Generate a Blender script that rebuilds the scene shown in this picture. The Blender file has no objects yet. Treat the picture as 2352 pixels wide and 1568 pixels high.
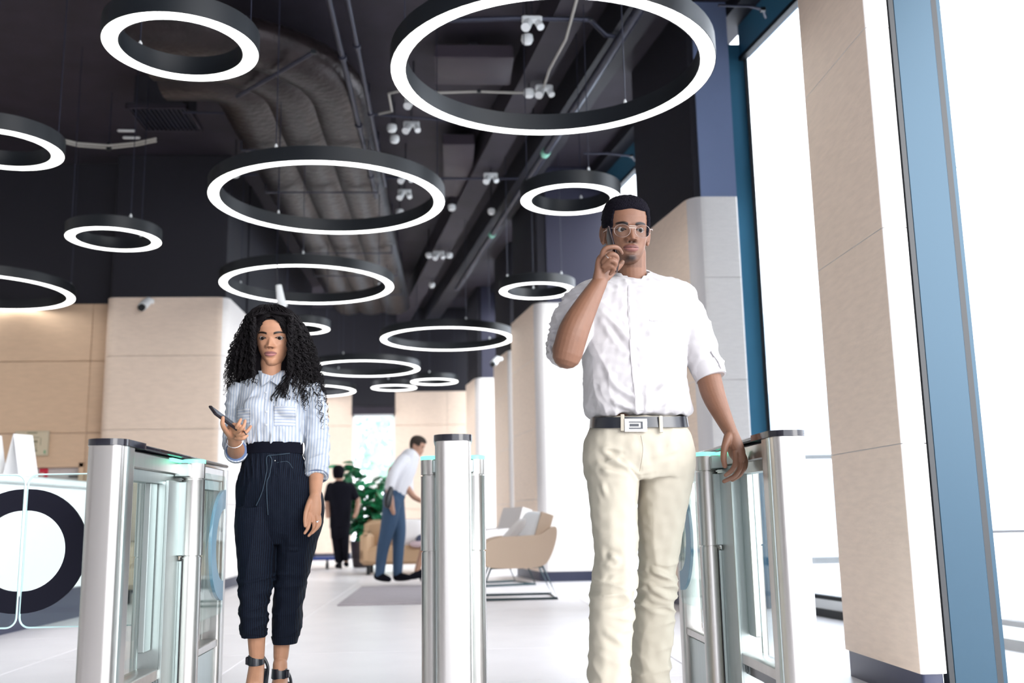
import bpy, math, random
import numpy as np
from mathutils import Vector, Matrix
random.seed(4); rng = np.random.default_rng(4)
scn = bpy.context.scene; col = scn.collection
PI = math.pi

# ---------------- camera ----------------
CX, CY, F, CAMH = 1176., 784., 2283., .77
_up = np.array([945-1176, 784+12050, -F]); _up /= np.linalg.norm(_up)
_fw = np.array([1040-1176, 784-1190, -F]); _fw -= _up*(_fw@_up); _fw /= np.linalg.norm(_fw)
_rt = np.cross(_fw, _up)
RW = np.array([_rt, _fw, _up])            # camera axes -> world
cd = bpy.data.cameras.new('camera'); cam = bpy.data.objects.new('camera', cd); col.objects.link(cam)
cd.sensor_width = 36; cd.lens = F/2352*36; cd.clip_start = .05; cd.clip_end = 300
cam.matrix_world = Matrix.Translation((0, 0, CAMH)) @ Matrix(RW.tolist()).to_4x4()
cd.dof.use_dof = True; cd.dof.focus_distance = 3.6; cd.dof.aperture_fstop = 2.4
scn.camera = cam

# ---------------- world, light, exposure ----------------
w = bpy.data.worlds.new('overcast_sky'); scn.world = w; w.use_nodes = True
nt = w.node_tree; bg = nt.nodes['Background']
tc = nt.nodes.new('ShaderNodeTexCoord'); sp = nt.nodes.new('ShaderNodeSeparateXYZ'); rp = nt.nodes.new('ShaderNodeValToRGB')
nt.links.new(tc.outputs['Generated'], sp.inputs[0]); nt.links.new(sp.outputs['Z'], rp.inputs[0]); nt.links.new(rp.outputs[0], bg.inputs[0])
rp.color_ramp.elements[0].color = (.92, .94, 1, 1); rp.color_ramp.elements[0].position = 0
rp.color_ramp.elements[1].color = (.80, .88, 1, 1); rp.color_ramp.elements[1].position = .8
bg.inputs[1].default_value = 2.0
sd = bpy.data.lights.new('sun', 'SUN'); sd.energy = 1.2; sd.angle = math.radians(40); sd.color = (1, .97, .93)
sun = bpy.data.objects.new('sun', sd); col.objects.link(sun)
sun.rotation_euler = Vector((-.75, .95, -.42)).to_track_quat('-Z', 'Y').to_euler()
scn.view_settings.view_transform = 'Standard'; scn.view_settings.look = 'None'
scn.view_settings.gamma = 1; scn.view_settings.use_curve_mapping = False
scn.view_settings.exposure = 1.42

# ---------------- helpers ----------------
def ray(u, v): return RW @ np.array([u-CX, CY-v, -F])
def W(u, v, Y):
    """the point of the place that pixel (u, v) shows at depth Y"""
    d = ray(u, v); d = d/d[1]*Y; return np.array([d[0], Y, d[2]+CAMH])
def WZ(u, v, Z):
    d = ray(u, v); d = d/d[2]*(Z-CAMH); return np.array([d[0], d[1], Z])
def nrm(v): v = np.asarray(v, float); return v/np.linalg.norm(v)

def mat(name, c, rough=.5, metal=0., spec=.5, em=None, es=0., noise=None, bump=0., bscale=60., sheen=0., aniso=None, attr=False):
    """procedural material; noise=(scale, amount, stretch xyz) varies the colour"""
    m = bpy.data.materials.new(name); m.use_nodes = True; n = m.node_tree; b = n.nodes['Principled BSDF']
    b.inputs['Base Color'].default_value = (*c, 1); b.inputs['Roughness'].default_value = rough
    b.inputs['Metallic'].default_value = metal; b.inputs['Specular IOR Level'].default_value = spec
    if sheen: b.inputs['Sheen Weight'].default_value = sheen
    if em: b.inputs['Emission Color'].default_value = (*em, 1); b.inputs['Emission Strength'].default_value = es
    tc = n.nodes.new('ShaderNodeTexCoord')
    src = None
    if attr:
        a = n.nodes.new('ShaderNodeAttribute'); a.attribute_name = 'tone'; src = a.outputs['Color']
        n.links.new(src, b.inputs['Base Color'])
    if noise:
        sc, am, st = noise
        mp = n.nodes.new('ShaderNodeMapping'); mp.inputs['Scale'].default_value = st
        n.links.new(tc.outputs['Object'], mp.inputs[0])
        t = n.nodes.new('ShaderNodeTexNoise'); t.inputs['Scale'].default_value = sc; t.inputs['Detail'].default_value = 5
        n.links.new(mp.outputs[0], t.inputs['Vector'])
        r = n.nodes.new('ShaderNodeMapRange'); r.inputs[1].default_value = .3; r.inputs[2].default_value = .7
        r.inputs[3].default_value = 1-am; r.inputs[4].default_value = 1+am*.6
        n.links.new(t.outputs['Fac'], r.inputs[0])
        x = n.nodes.new('ShaderNodeVectorMath'); x.operation = 'SCALE'
        if src: n.links.new(src, x.inputs[0])
        else: x.inputs[0].default_value = c
        n.links.new(r.outputs[0], x.inputs['Scale']); n.links.new(x.outputs[0], b.inputs['Base Color'])
    if bump:
        t2 = n.nodes.new('ShaderNodeTexNoise'); t2.inputs['Scale'].default_value = bscale; t2.inputs['Detail'].default_value = 3
        n.links.new(tc.outputs['Object'], t2.inputs['Vector'])
        bp = n.nodes.new('ShaderNodeBump'); bp.inputs['Strength'].default_value = bump; bp.inputs['Distance'].default_value = .01
        n.links.new(t2.outputs['Fac'], bp.inputs['Height']); n.links.new(bp.outputs[0], b.inputs['Normal'])
    return m
def glass_mat(name, tint=(.93, .97, .96), gloss=1.0, graze=.5):
    m = bpy.data.materials.new(name); m.use_nodes = True; n = m.node_tree; n.nodes.clear()
    o = n.nodes.new('ShaderNodeOutputMaterial'); tr = n.nodes.new('ShaderNodeBsdfTransparent'); gl = n.nodes.new('ShaderNodeBsdfGlossy')
    gl.inputs['Roughness'].default_value = .02; tr.inputs[0].default_value = (*tint, 1); gl.inputs[0].default_value = (gloss, gloss, gloss, 1)
    lw = n.nodes.new('ShaderNodeLayerWeight'); lw.inputs[0].default_value = .5
    pw = n.nodes.new('ShaderNodeMath'); pw.operation = 'POWER'; pw.inputs[1].default_value = 5; n.links.new(lw.outputs['Facing'], pw.inputs[0])
    ml = n.nodes.new('ShaderNodeMath'); ml.operation = 'MULTIPLY_ADD'; ml.inputs[1].default_value = graze; ml.inputs[2].default_value = .035; n.links.new(pw.outputs[0], ml.inputs[0])
    mx = n.nodes.new('ShaderNodeMixShader'); n.links.new(ml.outputs[0], mx.inputs[0]); n.links.new(tr.outputs[0], mx.inputs[1])
    n.links.new(gl.outputs[0], mx.inputs[2]); n.links.new(mx.outputs[0], o.inputs[0]); return m

def WM(o):
    m = o.matrix_parent_inverse @ o.matrix_basis if o.parent else o.matrix_basis.copy()
    return WM(o.parent) @ m if o.parent else m
def mesh_obj(name, me, m=None, parent=None, local=False):
    o = bpy.data.objects.new(name, me); col.objects.link(o)
    if m is not None and not me.materials: me.materials.append(m)
    if parent is not None:
        o.parent = parent
        if not local: o.matrix_parent_inverse = WM(parent).inverted()
    return o
def tag(o, label=None, cat=None, group=None, kind=None):
    if label: o['label'] = label
    if cat: o['category'] = cat
    if group: o['group'] = group
    if kind: o['kind'] = kind
    return o
def thing(name, label, cat, loc=(0, 0, 0), group=None, rz=0):
    o = bpy.data.objects.new(name, None); col.objects.link(o); o.location = loc; o.rotation_euler = (0, 0, rz); o.empty_display_size = .1
    return tag(o, label, cat, group)
def copy_tree(o, parent=None):
    c = o.copy(); col.objects.link(c); c.parent = parent
    if parent is not None: c.matrix_parent_inverse = o.matrix_parent_inverse.copy()
    for ch in list(o.children): copy_tree(ch, c)
    return c

class MB:
    def __init__(s): s.v = []; s.f = []; s.n = 0
    def add(s, v, f):
        v = np.asarray(v, float); s.v.append(v); s.f += [tuple(i+s.n for i in q) for q in f]; s.n += len(v); return s
    def box(s, c, d, rz=0., R=None, bev=0.):
        x, y, z = np.array(d)/2.
        if bev <= 0:
            v = np.array([[i*x, j*y, k*z] for k in (-1, 1) for j in (-1, 1) for i in (-1, 1)])
            f = [(0, 2, 3, 1), (4, 5, 7, 6), (0, 1, 5, 4), (2, 6, 7, 3), (0, 4, 6, 2), (1, 3, 7, 5)]
        else:
            b = min(bev, x*.99, y*.99, z*.99); v = []; f = []
            ring = lambda a, bb, zz: [(-a, -bb+b, zz), (-a+b, -bb, zz), (a-b, -bb, zz), (a, -bb+b, zz), (a, bb-b, zz), (a-b, bb, zz), (-a+b, bb, zz), (-a, bb-b, zz)]
            v = ring(x-b, y-b, -z) + ring(x, y, -z+b) + ring(x, y, z-b) + ring(x-b, y-b, z); v = np.array(v, float)
            for k in range(3):
                for i in range(8): j = (i+1) % 8; f.append((k*8+i, k*8+j, k*8+8+j, k*8+8+i))
            f += [tuple(range(7, -1, -1)), tuple(range(24, 32))]
        if rz: c_, s_ = math.cos(rz), math.sin(rz); v = v @ np.array([[c_, s_, 0], [-s_, c_, 0], [0, 0, 1]])
        if R is not None: v = v @ np.asarray(R).T
        return s.add(v+np.asarray(c, float), f)
    def prism(s, poly, z0, z1, axis='z'):
        n = len(poly); p = np.array(poly, float)
        if axis == 'z': v = np.vstack([np.c_[p, np.full(n, z0)], np.c_[p, np.full(n, z1)]])
        elif axis == 'y': v = np.vstack([np.c_[p[:, 0], np.full(n, z0), p[:, 1]], np.c_[p[:, 0], np.full(n, z1), p[:, 1]]])
        else: v = np.vstack([np.c_[np.full(n, z0), p], np.c_[np.full(n, z1), p]])
        f = [(i, (i+1) % n, n+(i+1) % n, n+i) for i in range(n)]+[tuple(range(n-1, -1, -1)), tuple(range(n, 2*n))]
        return s.add(v, f)
    def loft(s, rings, cap=True, closed=False):
        n = len(rings[0]); v = np.vstack(rings); f = []; m = len(rings)
        for k in range(m if closed else m-1):
            a = k*n; b = ((k+1) % m)*n
            for i in range(n): j = (i+1) % n; f.append((a+i, a+j, b+j, b+i))
        if cap and not closed: f += [tuple(range(n-1, -1, -1)), tuple(range((m-1)*n, m*n))]
        return s.add(v, f)
    def tube(s, pts, r, n=8, r2=None, ref=None, closed=False, round_ends=False):
        """swept tube; r half width across ref, r2 the other half width (ref fixed direction of r)"""
        P = [np.asarray(p, float) for p in pts]; m = len(P)
        r = list(r) if hasattr(r, '__len__') else [r]*m
        r2 = r if r2 is None else (list(r2) if hasattr(r2, '__len__') else [r2]*m)
        if round_ends:
            d0 = nrm(P[0]-P[1]); d1 = nrm(P[-1]-P[-2]); A = []; B = []
            for q, k in ((.98, .25), (.8, .62), (.5, .88)): A.append((P[0]+d0*r[0]*q, k)); B.append((P[-1]+d1*r[-1]*q, k))
            r0, ra, q0, qa = r[0], r[-1], r2[0], r2[-1]
            P = [a[0] for a in A]+P+[b[0] for b in B[::-1]]
            r = [r0*a[1] for a in A]+r+[ra*b[1] for b in B[::-1]]; r2 = [q0*a[1] for a in A]+r2+[qa*b[1] for b in B[::-1]]; m = len(P)
        T = [nrm((P[(i+1) % m]-P[i-1]) if closed else P[min(i+1, m-1)]-P[max(i-1, 0)]) for i in range(m)]
        x = np.asarray(ref, float) if ref is not None else (np.array([0, 0, 1.]) if abs(T[0][2]) < .9 else np.array([1., 0, 0]))
        rings = []; t = np.linspace(0, 2*PI, n, endpoint=False); first = x
        for i in range(m):
            x = (first if ref is not None else x); x = x-T[i]*(x@T[i]); x = nrm(x); y = np.cross(T[i], x)
            rings.append(P[i]+np.outer(np.cos(t)*r[i], x)+np.outer(np.sin(t)*r2[i], y))
        return s.loft(rings, cap=not closed, closed=closed)
    def sphere(s, c, r, n=16, m=10):
        r = np.array(r if hasattr(r, '__len__') else (r, r, r), float); rings = []
        for k in range(m+1):
            a = PI*(k+.02 if k == 0 else (k-.02 if k == m else k))/m; t = np.linspace(0, 2*PI, n, endpoint=False)
            rings.append(np.c_[np.cos(t)*math.sin(a)*r[0], np.sin(t)*math.sin(a)*r[1], np.full(n, -math.cos(a)*r[2])]+np.asarray(c, float))
        return s.loft(rings)
    def lathe(s, prof, c=(0, 0, 0), n=32):
        t = np.linspace(0, 2*PI, n, endpoint=False)
        return s.loft([np.c_[np.cos(t)*r, np.sin(t)*r, np.full(n, z)]+np.asarray(c, float) for r, z in prof])
    def mesh(s, name='m', smooth=False):
        me = bpy.data.meshes.new(name); v = np.vstack(s.v)
        me.from_pydata(v.tolist(), [], s.f); me.update()
        if smooth:
            me.polygons.foreach_set('use_smooth', [True]*len(me.polygons))
            if smooth != 'all':
                try: me.set_sharp_from_angle(angle=math.radians(40))
                except Exception: pass
        return me
    def build(s, name, m, parent=None, smooth=True, local=False):
        return mesh_obj(name, s.mesh(name, smooth), m, parent, local)
def rrect(x0, x1, y0, y1, r, k=5):
    """rounded rectangle outline, counter-clockwise; r may be four radii"""
    r = list(r) if hasattr(r, '__len__') else [r]*4; out = []
    for (cx, cy, a0, q) in ((x0, y0, PI, r[0]), (x1, y0, 1.5*PI, r[1]), (x1, y1, 0, r[2]), (x0, y1, .5*PI, r[3])):
        sx = 1 if cx == x0 else -1; sy = 1 if cy == y0 else -1
        if q <= 0: out.append((cx, cy)); continue
        for i in range(k+1):
            a = a0+i/k*PI/2; out.append((cx+sx*q+math.cos(a)*q, cy+sy*q+math.sin(a)*q))
    return out

# ---------------- materials ----------------
M = {}
M['rail'] = mat('pale_grey_rail', (.28, .30, .31), .4)
M['blue2'] = mat('blue_window_frame', (.06, .21, .34), .35, .3)
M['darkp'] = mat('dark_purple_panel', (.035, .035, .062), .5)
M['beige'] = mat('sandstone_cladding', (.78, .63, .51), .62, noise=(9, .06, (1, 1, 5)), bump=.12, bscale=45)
M['beige_shade'] = mat('shaded_stone_tone', (.62, .44, .30), .65, noise=(7, .06, (1, 1, 4)))  # the sandstone darkened in colour for the wall away from the light
M['stone_lit'] = mat('lit_stone_tone', (.86, .83, .80), .6, noise=(14, .04, (1, 1, 6)), bump=.1, bscale=60)  # paler copy of the sandstone, painted where faces catch the light
M['navy'] = mat('charcoal_paint', (.0085, .008, .0145), .6)
M['navy2'] = mat('dark_plum_board', (.019, .014, .024), .7, noise=(3, .3, (1, 1, 1)))
M['blue'] = mat('blue_painted_steel', (.010, .042, .072), .34, .35)
M['bluedk'] = mat('navy_kickboard', (.02, .025, .06), .4)
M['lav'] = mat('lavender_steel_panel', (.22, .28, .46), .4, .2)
M['black'] = mat('black_metal', (.0055, .008, .011), .45)
M['steel'] = mat('brushed_steel', (.54, .52, .50), .34, 1., noise=(30, .05, (1, 1, .02)))
M['steelg'] = mat('satin_steel_sheet', (.42, .47, .46), .38, 1., noise=(40, .04, (1, 1, .05)))
M['blackgl'] = mat('glossy_black_glass', (.008, .008, .014), .12)
M['green'] = mat('green_light_strip', (.1, .8, .5), .4, em=(.25, .95, .65), es=.5)
M['led'] = mat('ring_diffuser', (.9, .9, .9), .5, em=(1, 1, .97), es=2.6)
M['glass'] = glass_mat('clear_glass')
M['gedge'] = glass_mat('wing_glass', (.90, .96, .95))
M['wglass'] = glass_mat('facade_glass', (.98, .99, .99), 1., .12)
M['floor'] = mat('pale_stone_tile', (.86, .825, .83), .35, noise=(2.5, .04, (1, 1, 1)))
M['grout'] = mat('tile_grout', (.62, .59, .58), .8)
M['white'] = mat('white_laminate', (.86, .86, .87), .35)
M['whitep'] = mat('white_plastic', (.80, .82, .82), .4)
M['graph'] = mat('dark_ring_graphic', (.010, .010, .018), .7, spec=.1)
M['graphg'] = mat('blue_grey_ring_graphic', (.16, .30, .40), .4)
M['duct'] = mat('foil_wrapped_duct', (.019, .0125, .0135), .38, .4, noise=(5, .5, (1, 1, 1)), bump=.9, bscale=16)
M['pipe'] = mat('dark_steel_pipe', (.028, .030, .050), .4, .5)
M['cable'] = mat('pale_cable', (.42, .40, .36), .6)
M['ext'] = mat('white_stone_facade', (.80, .84, .90), .6)
M['pave'] = mat('pale_paving', (.75, .76, .78), .7)

def struct(mb, name, m, smooth=False, parent=None):
    o = mb.build(name, m, parent, smooth)
    if parent is None: o['kind'] = 'structure'
    return o

# ---------------- floor ----------------
fl = struct(MB().box((-1.5, 9.5, -.06), (16, 27, .11)), 'floor', M['grout'])
tile = MB().box((0, 0, -.005), (1.195, 1.195, .012), bev=.003).mesh('tile'); tile.materials.append(M['floor'])
for i in range(-6, 4):
    for j in range(-2, 18):
        x, y = .6+i*1.2, 1.2*j+.8
        o = mesh_obj('tile', tile, None, fl); o.location = (x, y, 0)
struct(MB().box((12, 9.5, -.09), (13, 80, .1)).box((-1.5, -14, -.09), (14, 20, .1)).box((-1, 40, -.09), (14, 33, .1)), 'ground_outside', M['pave'])
# ---------------- facade ----------------
def FX(Y): return 2.70-.155*(Y-8.3)          # the glazed line
fd = nrm((-.155, 1, 0)); FA = math.atan2(.155, 1)
def fbox(mb, Y0, Y1, off, wid, z0, z1):
    """a bar along the glazing from Y0 to Y1, off metres to the room side"""
    p = np.array([FX((Y0+Y1)/2)-off, (Y0+Y1)/2, (z0+z1)/2]); L = (Y1-Y0)/fd[1]
    return mb.box(p, (wid, L, z1-z0), rz=FA)
PH, PB, PT = .88, .12, 3.48                   # panel height, base height, top of the cladding
def column(x0, y0, wx, wy, zs, label=None, mwrap=True):
    """clad pier: rounded stone courses, navy kickboard, dark core up to the ceiling. (x0, y0) = front left corner"""
    rot = lambda P: [(x0+a*math.cos(FA)-b*math.sin(FA)*1, y0+b*math.cos(FA)+a*0) for a, b in P]
    c = bpy.data.objects.new('column', None); col.objects.link(c); c['kind'] = 'structure'; c.location = (x0, y0, 0)
    pl = rrect(0, wx, 0, wy, (.14, .02, .02, .1), 6)
    P = [(x0+a-b*.155, y0+b) for a, b in pl]
    for i in range(len(zs)-1):
        o = MB().prism(P, zs[i]+.003, zs[i+1]-.003).build('stone_panel', M['stone_lit'], c, True)
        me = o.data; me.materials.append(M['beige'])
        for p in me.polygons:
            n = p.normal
            if n.x < -.75: p.material_index = 1  # left faces beige, the rest paler: shaded and lit sides set by colour
    MB().prism([(x0+a-b*.155, y0+b) for a, b in rrect(.02, wx-.02, .02, wy-.02, .1)], 0, zs[0]).build('kickboard', M['bluedk'], c, True)
    MB().prism([(x0+a-b*.155, y0+b) for a, b in rrect(.006, wx-.006, .006, wy-.01, .1)], zs[0], zs[-1]-.01).build('joint_backing', M['grout'], c, True)
    MB().prism([(x0+a-b*.155, y0+b) for a, b in rrect(.05, wx, .03, wy-.03, .01)], zs[-1], 5.3).build('core', M['navy'], c)
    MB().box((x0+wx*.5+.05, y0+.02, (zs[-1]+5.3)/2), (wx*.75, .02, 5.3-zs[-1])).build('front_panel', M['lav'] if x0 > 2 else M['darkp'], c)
    return c
ZS = [PB+i*PH for i in range(4)]+[PT]
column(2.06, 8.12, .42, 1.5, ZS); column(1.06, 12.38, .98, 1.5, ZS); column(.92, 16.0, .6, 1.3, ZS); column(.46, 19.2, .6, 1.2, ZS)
# posts, headers and sills of the glazing
bays = [(8.35, 4.3), (12.5, 9.6), (16.2, 13.9), (19.4, 17.3), (21.2, 20.4)]
for i, (Ya, Yb) in enumerate(bays):
    wn = bpy.data.objects.new('window_%d' % (i+1), None); col.objects.link(wn); wn['kind'] = 'structure'; wn.location = (FX(Ya), Ya, 0)
    Y0, Y1 = Yb, Ya
    MB().box((FX(Ya)-.13, Ya+.02, 2.5), (.235, .06, 5.0)).build('post', M['blue2'], wn)
    MB().box((FX(Ya)-.262, Ya+.01, 2.5), (.03, .09, 5.0)).box((FX(Ya)+.0, Ya+.01, 2.5), (.03, .09, 5.0)).build('post_edge', M['black'], wn)
    fbox(MB(), Y0, Y1, .0, .10, 4.88, 5.18).build('header', M['blue2'], wn)
    fbox(MB(), Y0, Y1, .03, .06, 4.84, 4.88).build('header_edge', M['black'], wn)
    fbox(MB(), Y0, Y1, 0, .012, .16, 4.86).build('glass_pane', M['wglass'], wn)
    fbox(MB(), Y0, Y1, .0, .10, 0, .06).build('sill', M['black'], wn)
    fbox(MB(), Y0, Y1, .0, .08, .06, .13).build('sill_cap', M['whitep'], wn)
    fbox(MB(), Y0, Y1, .0, .06, .13, .16).build('sill_gasket', M['black'], wn)
o = fbox(MB(), 3.0, 21.3, .10, .25, 5.18, 5.4).build('beam', M['navy']); o['kind'] = 'structure'
for off in (1.15, 1.75):
    o = fbox(MB(), 3.0, 21.3, off, .28, 4.98, 5.3).build('beam', M['navy2'] if off > 1.5 else M['navy']); o['kind'] = 'structure'
# near pier
nc = bpy.data.objects.new('column', None); col.objects.link(nc); nc['kind'] = 'structure'; nc.location = (1.93, 4.1, 0)
NZ = [.12, 1.05, 1.99, 2.93, 3.87, 5.3]
npoly = lambda i=0.: rrect(1.88+i, 1.99-i, 4.08+i, 4.88-i, (.012, .004, .004, .02), 3)
for i in range(5):
    o = MB().prism(npoly(), NZ[i]+.002, NZ[i+1]-.002).build('stone_panel', M['stone_lit'], nc, True)
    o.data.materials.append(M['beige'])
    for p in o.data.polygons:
        if p.normal.x < -.75: p.material_index = 1  # shaded left face again told from the lit ones by colour
MB().prism(npoly(.005), .12, 5.3).build('joint_backing', M['grout'], nc)
MB().prism(npoly(.012), 0, .12).build('kickboard', M['bluedk'], nc)
# steel portal post beside the near pier, glass and white outer wall beyond it
pp = bpy.data.objects.new('trim_1', None); col.objects.link(pp); pp['kind'] = 'structure'; pp.location = (2.1, 4.1, 0)
MB().box((2.006, 4.10, 2.65), (.022, .05, 5.3)).build('gasket', M['black'], pp)
MB().box((2.108, 4.10, 2.65), (.180, .045, 5.3), bev=.004).build('post', M['blue'], pp)
MB().box((2.212, 4.11, 2.65), (.026, .05, 5.3)).build('gasket', M['black'], pp)
MB().box((2.236, 4.12, 2.65), (.018, .06, 5.3)).build('post_return', M['blue'], pp)
wn = bpy.data.objects.new('window_6', None); col.objects.link(wn); wn['kind'] = 'structure'; wn.location = (3, 4.15, 0)
MB().box((3.04, 4.14, 2.65), (1.58, .012, 5.3)).build('glass_pane', M['wglass'], wn)
we = bpy.data.objects.new('wall_outside', None); col.objects.link(we); we['kind'] = 'structure'; we.location = (4, 5.8, 0)
for z0, z1 in ((-.05, .64), (.65, 2.84), (2.85, 5.0), (5.01, 7.2)):
    MB().box((4.5, 5.75, (z0+z1)/2), (4.2, .2, z1-z0-.006), bev=.004).build('stone_panel', M['ext'], we)
MB().box((4.5, 5.76, 3.5), (4.18, .18, 7.2)).build('joint_backing', M['navy'], we)
# ceiling
struct(MB().prism([(-8.6, -3), (3.9, -3), (3.9, 4.15), (FX(4.15)+.05, 4.15), (FX(21.4)+.05, 21.4), (-8.6, 21.4)], 5.31, 5.41), 'ceiling', M['navy2'])
# left wall, left pier, corridor wall, back wall: stone courses on a dark upper band
def clad(name, x0, x1, Y, zs, ncol, m, normal=-1):
    e = bpy.data.objects.new(name, None); col.objects.link(e); e['kind'] = 'structure'; e.location = ((x0+x1)/2, Y, 0)
    wd = (x1-x0)/ncol
    for a in range(ncol):
        for i in range(len(zs)-1):
            MB().box((x0+(a+.5)*wd, Y+.05, (zs[i]+zs[i+1])/2), (wd-.005, .1, zs[i+1]-zs[i]-.006), bev=.004).build('stone_panel', m, e)
    MB().box(((x0+x1)/2, Y+.09, (zs[0]+zs[-1])/2), (x1-x0, .1, zs[-1]-zs[0])).build('joint_backing', M['grout'], e)
    if zs[0] < 1: MB().box(((x0+x1)/2, Y+.06, zs[0]/2), (x1-x0, .1, zs[0])).build('kickboard', M['bluedk'], e)
    MB().box(((x0+x1)/2, Y+.10, (zs[-1]+5.3)/2), (x1-x0, .16, 5.3-zs[-1])).build('upper_band', M['navy'], e)
    return e
clad('wall_left_rear', -4.42, -4.1, 12.32, ZS, 1, M['beige_shade'])
clad('wall_left', -9, -5.6, 12.32, ZS, 3, M['beige_shade'])
clad('wall_left_upper', -5.6, -4.42, 12.32, [1.52, 1.88, 2.76, PT], 1, M['beige_shade'])['kind'] = 'structure'
e = bpy.data.objects.new('column', None); col.objects.link(e); e['kind'] = 'structure'; e.location = (-3.4, 12, 0)
for i in range(4):
    o = MB().prism(rrect(-4.16, -2.70, 11.97, 13.2, (.12, .14, .01, .01), 6), ZS[i]+.003, ZS[i+1]-.003).build('stone_panel', M['beige'], e, True)
    o.data.materials.append(M['stone_lit'])
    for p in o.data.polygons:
        if p.normal.x > .5: p.material_index = 1  # right side painted in the paler tone of lit stone
MB().prism(rrect(-4.14, -2.72, 11.99, 13.2, .1), .12, PT-.01).build('joint_backing', M['grout'], e)
MB().prism(rrect(-4.14, -2.72, 11.99, 13.2, .1), 0, .12).build('kickboard', M['bluedk'], e)
MB().prism(rrect(-4.12, -2.74, 12.02, 13.2, .02), PT, 5.3).build('core', M['navy'], e)
e = bpy.data.objects.new('wall_corridor', None); col.objects.link(e); e['kind'] = 'structure'; e.location = (-2.7, 17, 0)
for a in range(3):
    for i in range(4):
        MB().box((-2.75, 13.2+(a+.5)*2.0, (ZS[i]+ZS[i+1])/2), (.1, 1.995, ZS[i+1]-ZS[i]-.006), bev=.004).build('stone_panel', M['stone_lit'], e)
MB().box((-2.79, 16.2, 1.8), (.1, 6, 3.36)).build('joint_backing', M['grout'], e)
MB().box((-2.76, 16.2, .06), (.1, 6, .12)).build('kickboard', M['bluedk'], e)
MB().box((-2.8, 16.2, 4.39), (.16, 6, 1.82)).build('upper_band', M['navy'], e)
clad('wall_back_left', -5.1, -2.12, 21.2, ZS, 2, M['beige'])
clad('wall_back_right', -1.21, 1.0, 21.2, ZS, 2, M['beige'])
struct(MB().box((-1.665, 21.3, 4.15), (.92, .2, 2.3)), 'wall_back_lintel', M['navy'])
struct(MB().box((-8.5, 4.7, 2.65), (.15, 15.4, 5.3)), 'wall_side', M['stone_lit'])
struct(MB().box((-4.35, -3.0, 2.65), (8.4, .15, 5.3)), 'wall_rear_added', M['stone_lit'])  # unseen wall added to cut frontal light and show in the steel posts
# back window
wn = bpy.data.objects.new('window_7', None); col.objects.link(wn); wn['kind'] = 'structure'; wn.location = (-1.665, 21.3, 0)
MB().box((-1.665, 21.3, 1.5), (.9, .012, 3.0)).build('glass_pane', M['wglass'], wn)
mb = MB()
for x in (-2.10, -1.23): mb.box((x, 21.28, 1.5), (.04, .08, 3.0))
mb.box((-1.665, 21.28, 2.98), (.9, .08, .05)).box((-1.665, 21.28, .03), (.9, .08, .06)); mb.build('frame', M['whitep'], wn)
tag(MB().box((-1.665, 21.16, 3.08), (.88, .05, .17), bev=.01).build('roller_blind', M['navy2']), 'dark roller blind box above the narrow back window', 'blind')
# door in left wall (only its head shows above the desk)
dn = bpy.data.objects.new('door_1', None); col.objects.link(dn); dn['kind'] = 'structure'; dn.location = (-5, 12.4, 0)
MB().box((-5.01, 12.42, .75), (1.08, .05, 1.5)).build('leaf', mat('grey_door', (.55, .50, .49), .5), dn)
MB().box((-5.58, 12.36, .76), (.06, .12, 1.52)).box((-4.45, 12.36, .76), (.06, .12, 1.52)).box((-5.015, 12.36, 1.5), (1.18, .12, .06)).build('frame', M['beige_shade'], dn)
s = MB().box((-4.92, 12.385, 1.40), (.10, .012, .13), bev=.003).build('notice', mat('red_notice', (.55, .02, .05), .5), dn)
MB().box((-4.935, 12.376, 1.385), (.045, .006, .05)).build('notice_print', mat('notice_print', (.7, .5, .45), .5), s)
MB().tube([(-4.52, 12.38, 1.36), (-4.52, 12.33, 1.36), (-4.6, 12.33, 1.36)], .012).build('door_closer', M['black'], dn)
# outside railing and pale blocks seen through the first bay
rl = thing('handrail', 'pale metal handrail outside the glass behind the right security gate', 'railing', (3.0, 9.4, 0))
MB().box((3.7, 9.4, 1.30), (1.9, .05, .05), bev=.01).build('top_rail', M['rail'], rl)
MB().box((3.7, 9.4, .33), (1.9, .05, .07), bev=.01).build('lower_rail', M['rail'], rl)
for x in (2.85, 4.5): MB().box((x, 9.4, .6), (.05, .05, 1.2)).build('post', M['whitep'], rl)
MB().box((3.7, 9.42, .78), (1.6, .012, .8)).build('glass_panel', M['wglass'], rl)
# ---------------- ring lights ----------------
RZ = 3.4
def ring_light(cx, cy, R, label, group, cables, z0=None):
    z0 = z0 or RZ; t = thing('ring_light', label, 'ceiling light', (cx, cy, z0), group)
    n = 72; a = np.linspace(0, 2*PI, n, endpoint=False); u = np.c_[np.cos(a), np.sin(a), 0*a]
    wd = .095; H = .115
    def rg(r, z): return u*r+np.array([0, 0, z])
    MB().loft([rg(R, 0), rg(R, H), rg(R-wd, H), rg(R-wd, 0), rg(R-wd+.006, 0), rg(R-wd+.006, H-.012), rg(R-.006, H-.012), rg(R-.006, 0)], closed=True).build('housing', M['black'], t, local=True)
    MB().loft([rg(R-.006, .001), rg(R-.006, .02), rg(R-wd+.006, .02), rg(R-wd+.006, .001)], closed=True).build('diffuser', M['led'], t, local=True)
    for ang in cables:
        x, y = math.cos(ang)*(R-wd/2), math.sin(ang)*(R-wd/2)
        MB().tube([(x, y, H), (x, y, 5.3-z0)], .004, 5).build('cable', M['pipe'], t, local=True)
        MB().lathe([(.012, H), (.012, H+.03), (.005, H+.045)], (x, y, 0), 8).build('cable_grip', M['whitep'], t, local=True)
    return t
LG, SG = 'large ring lights', 'small ring lights'
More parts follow.
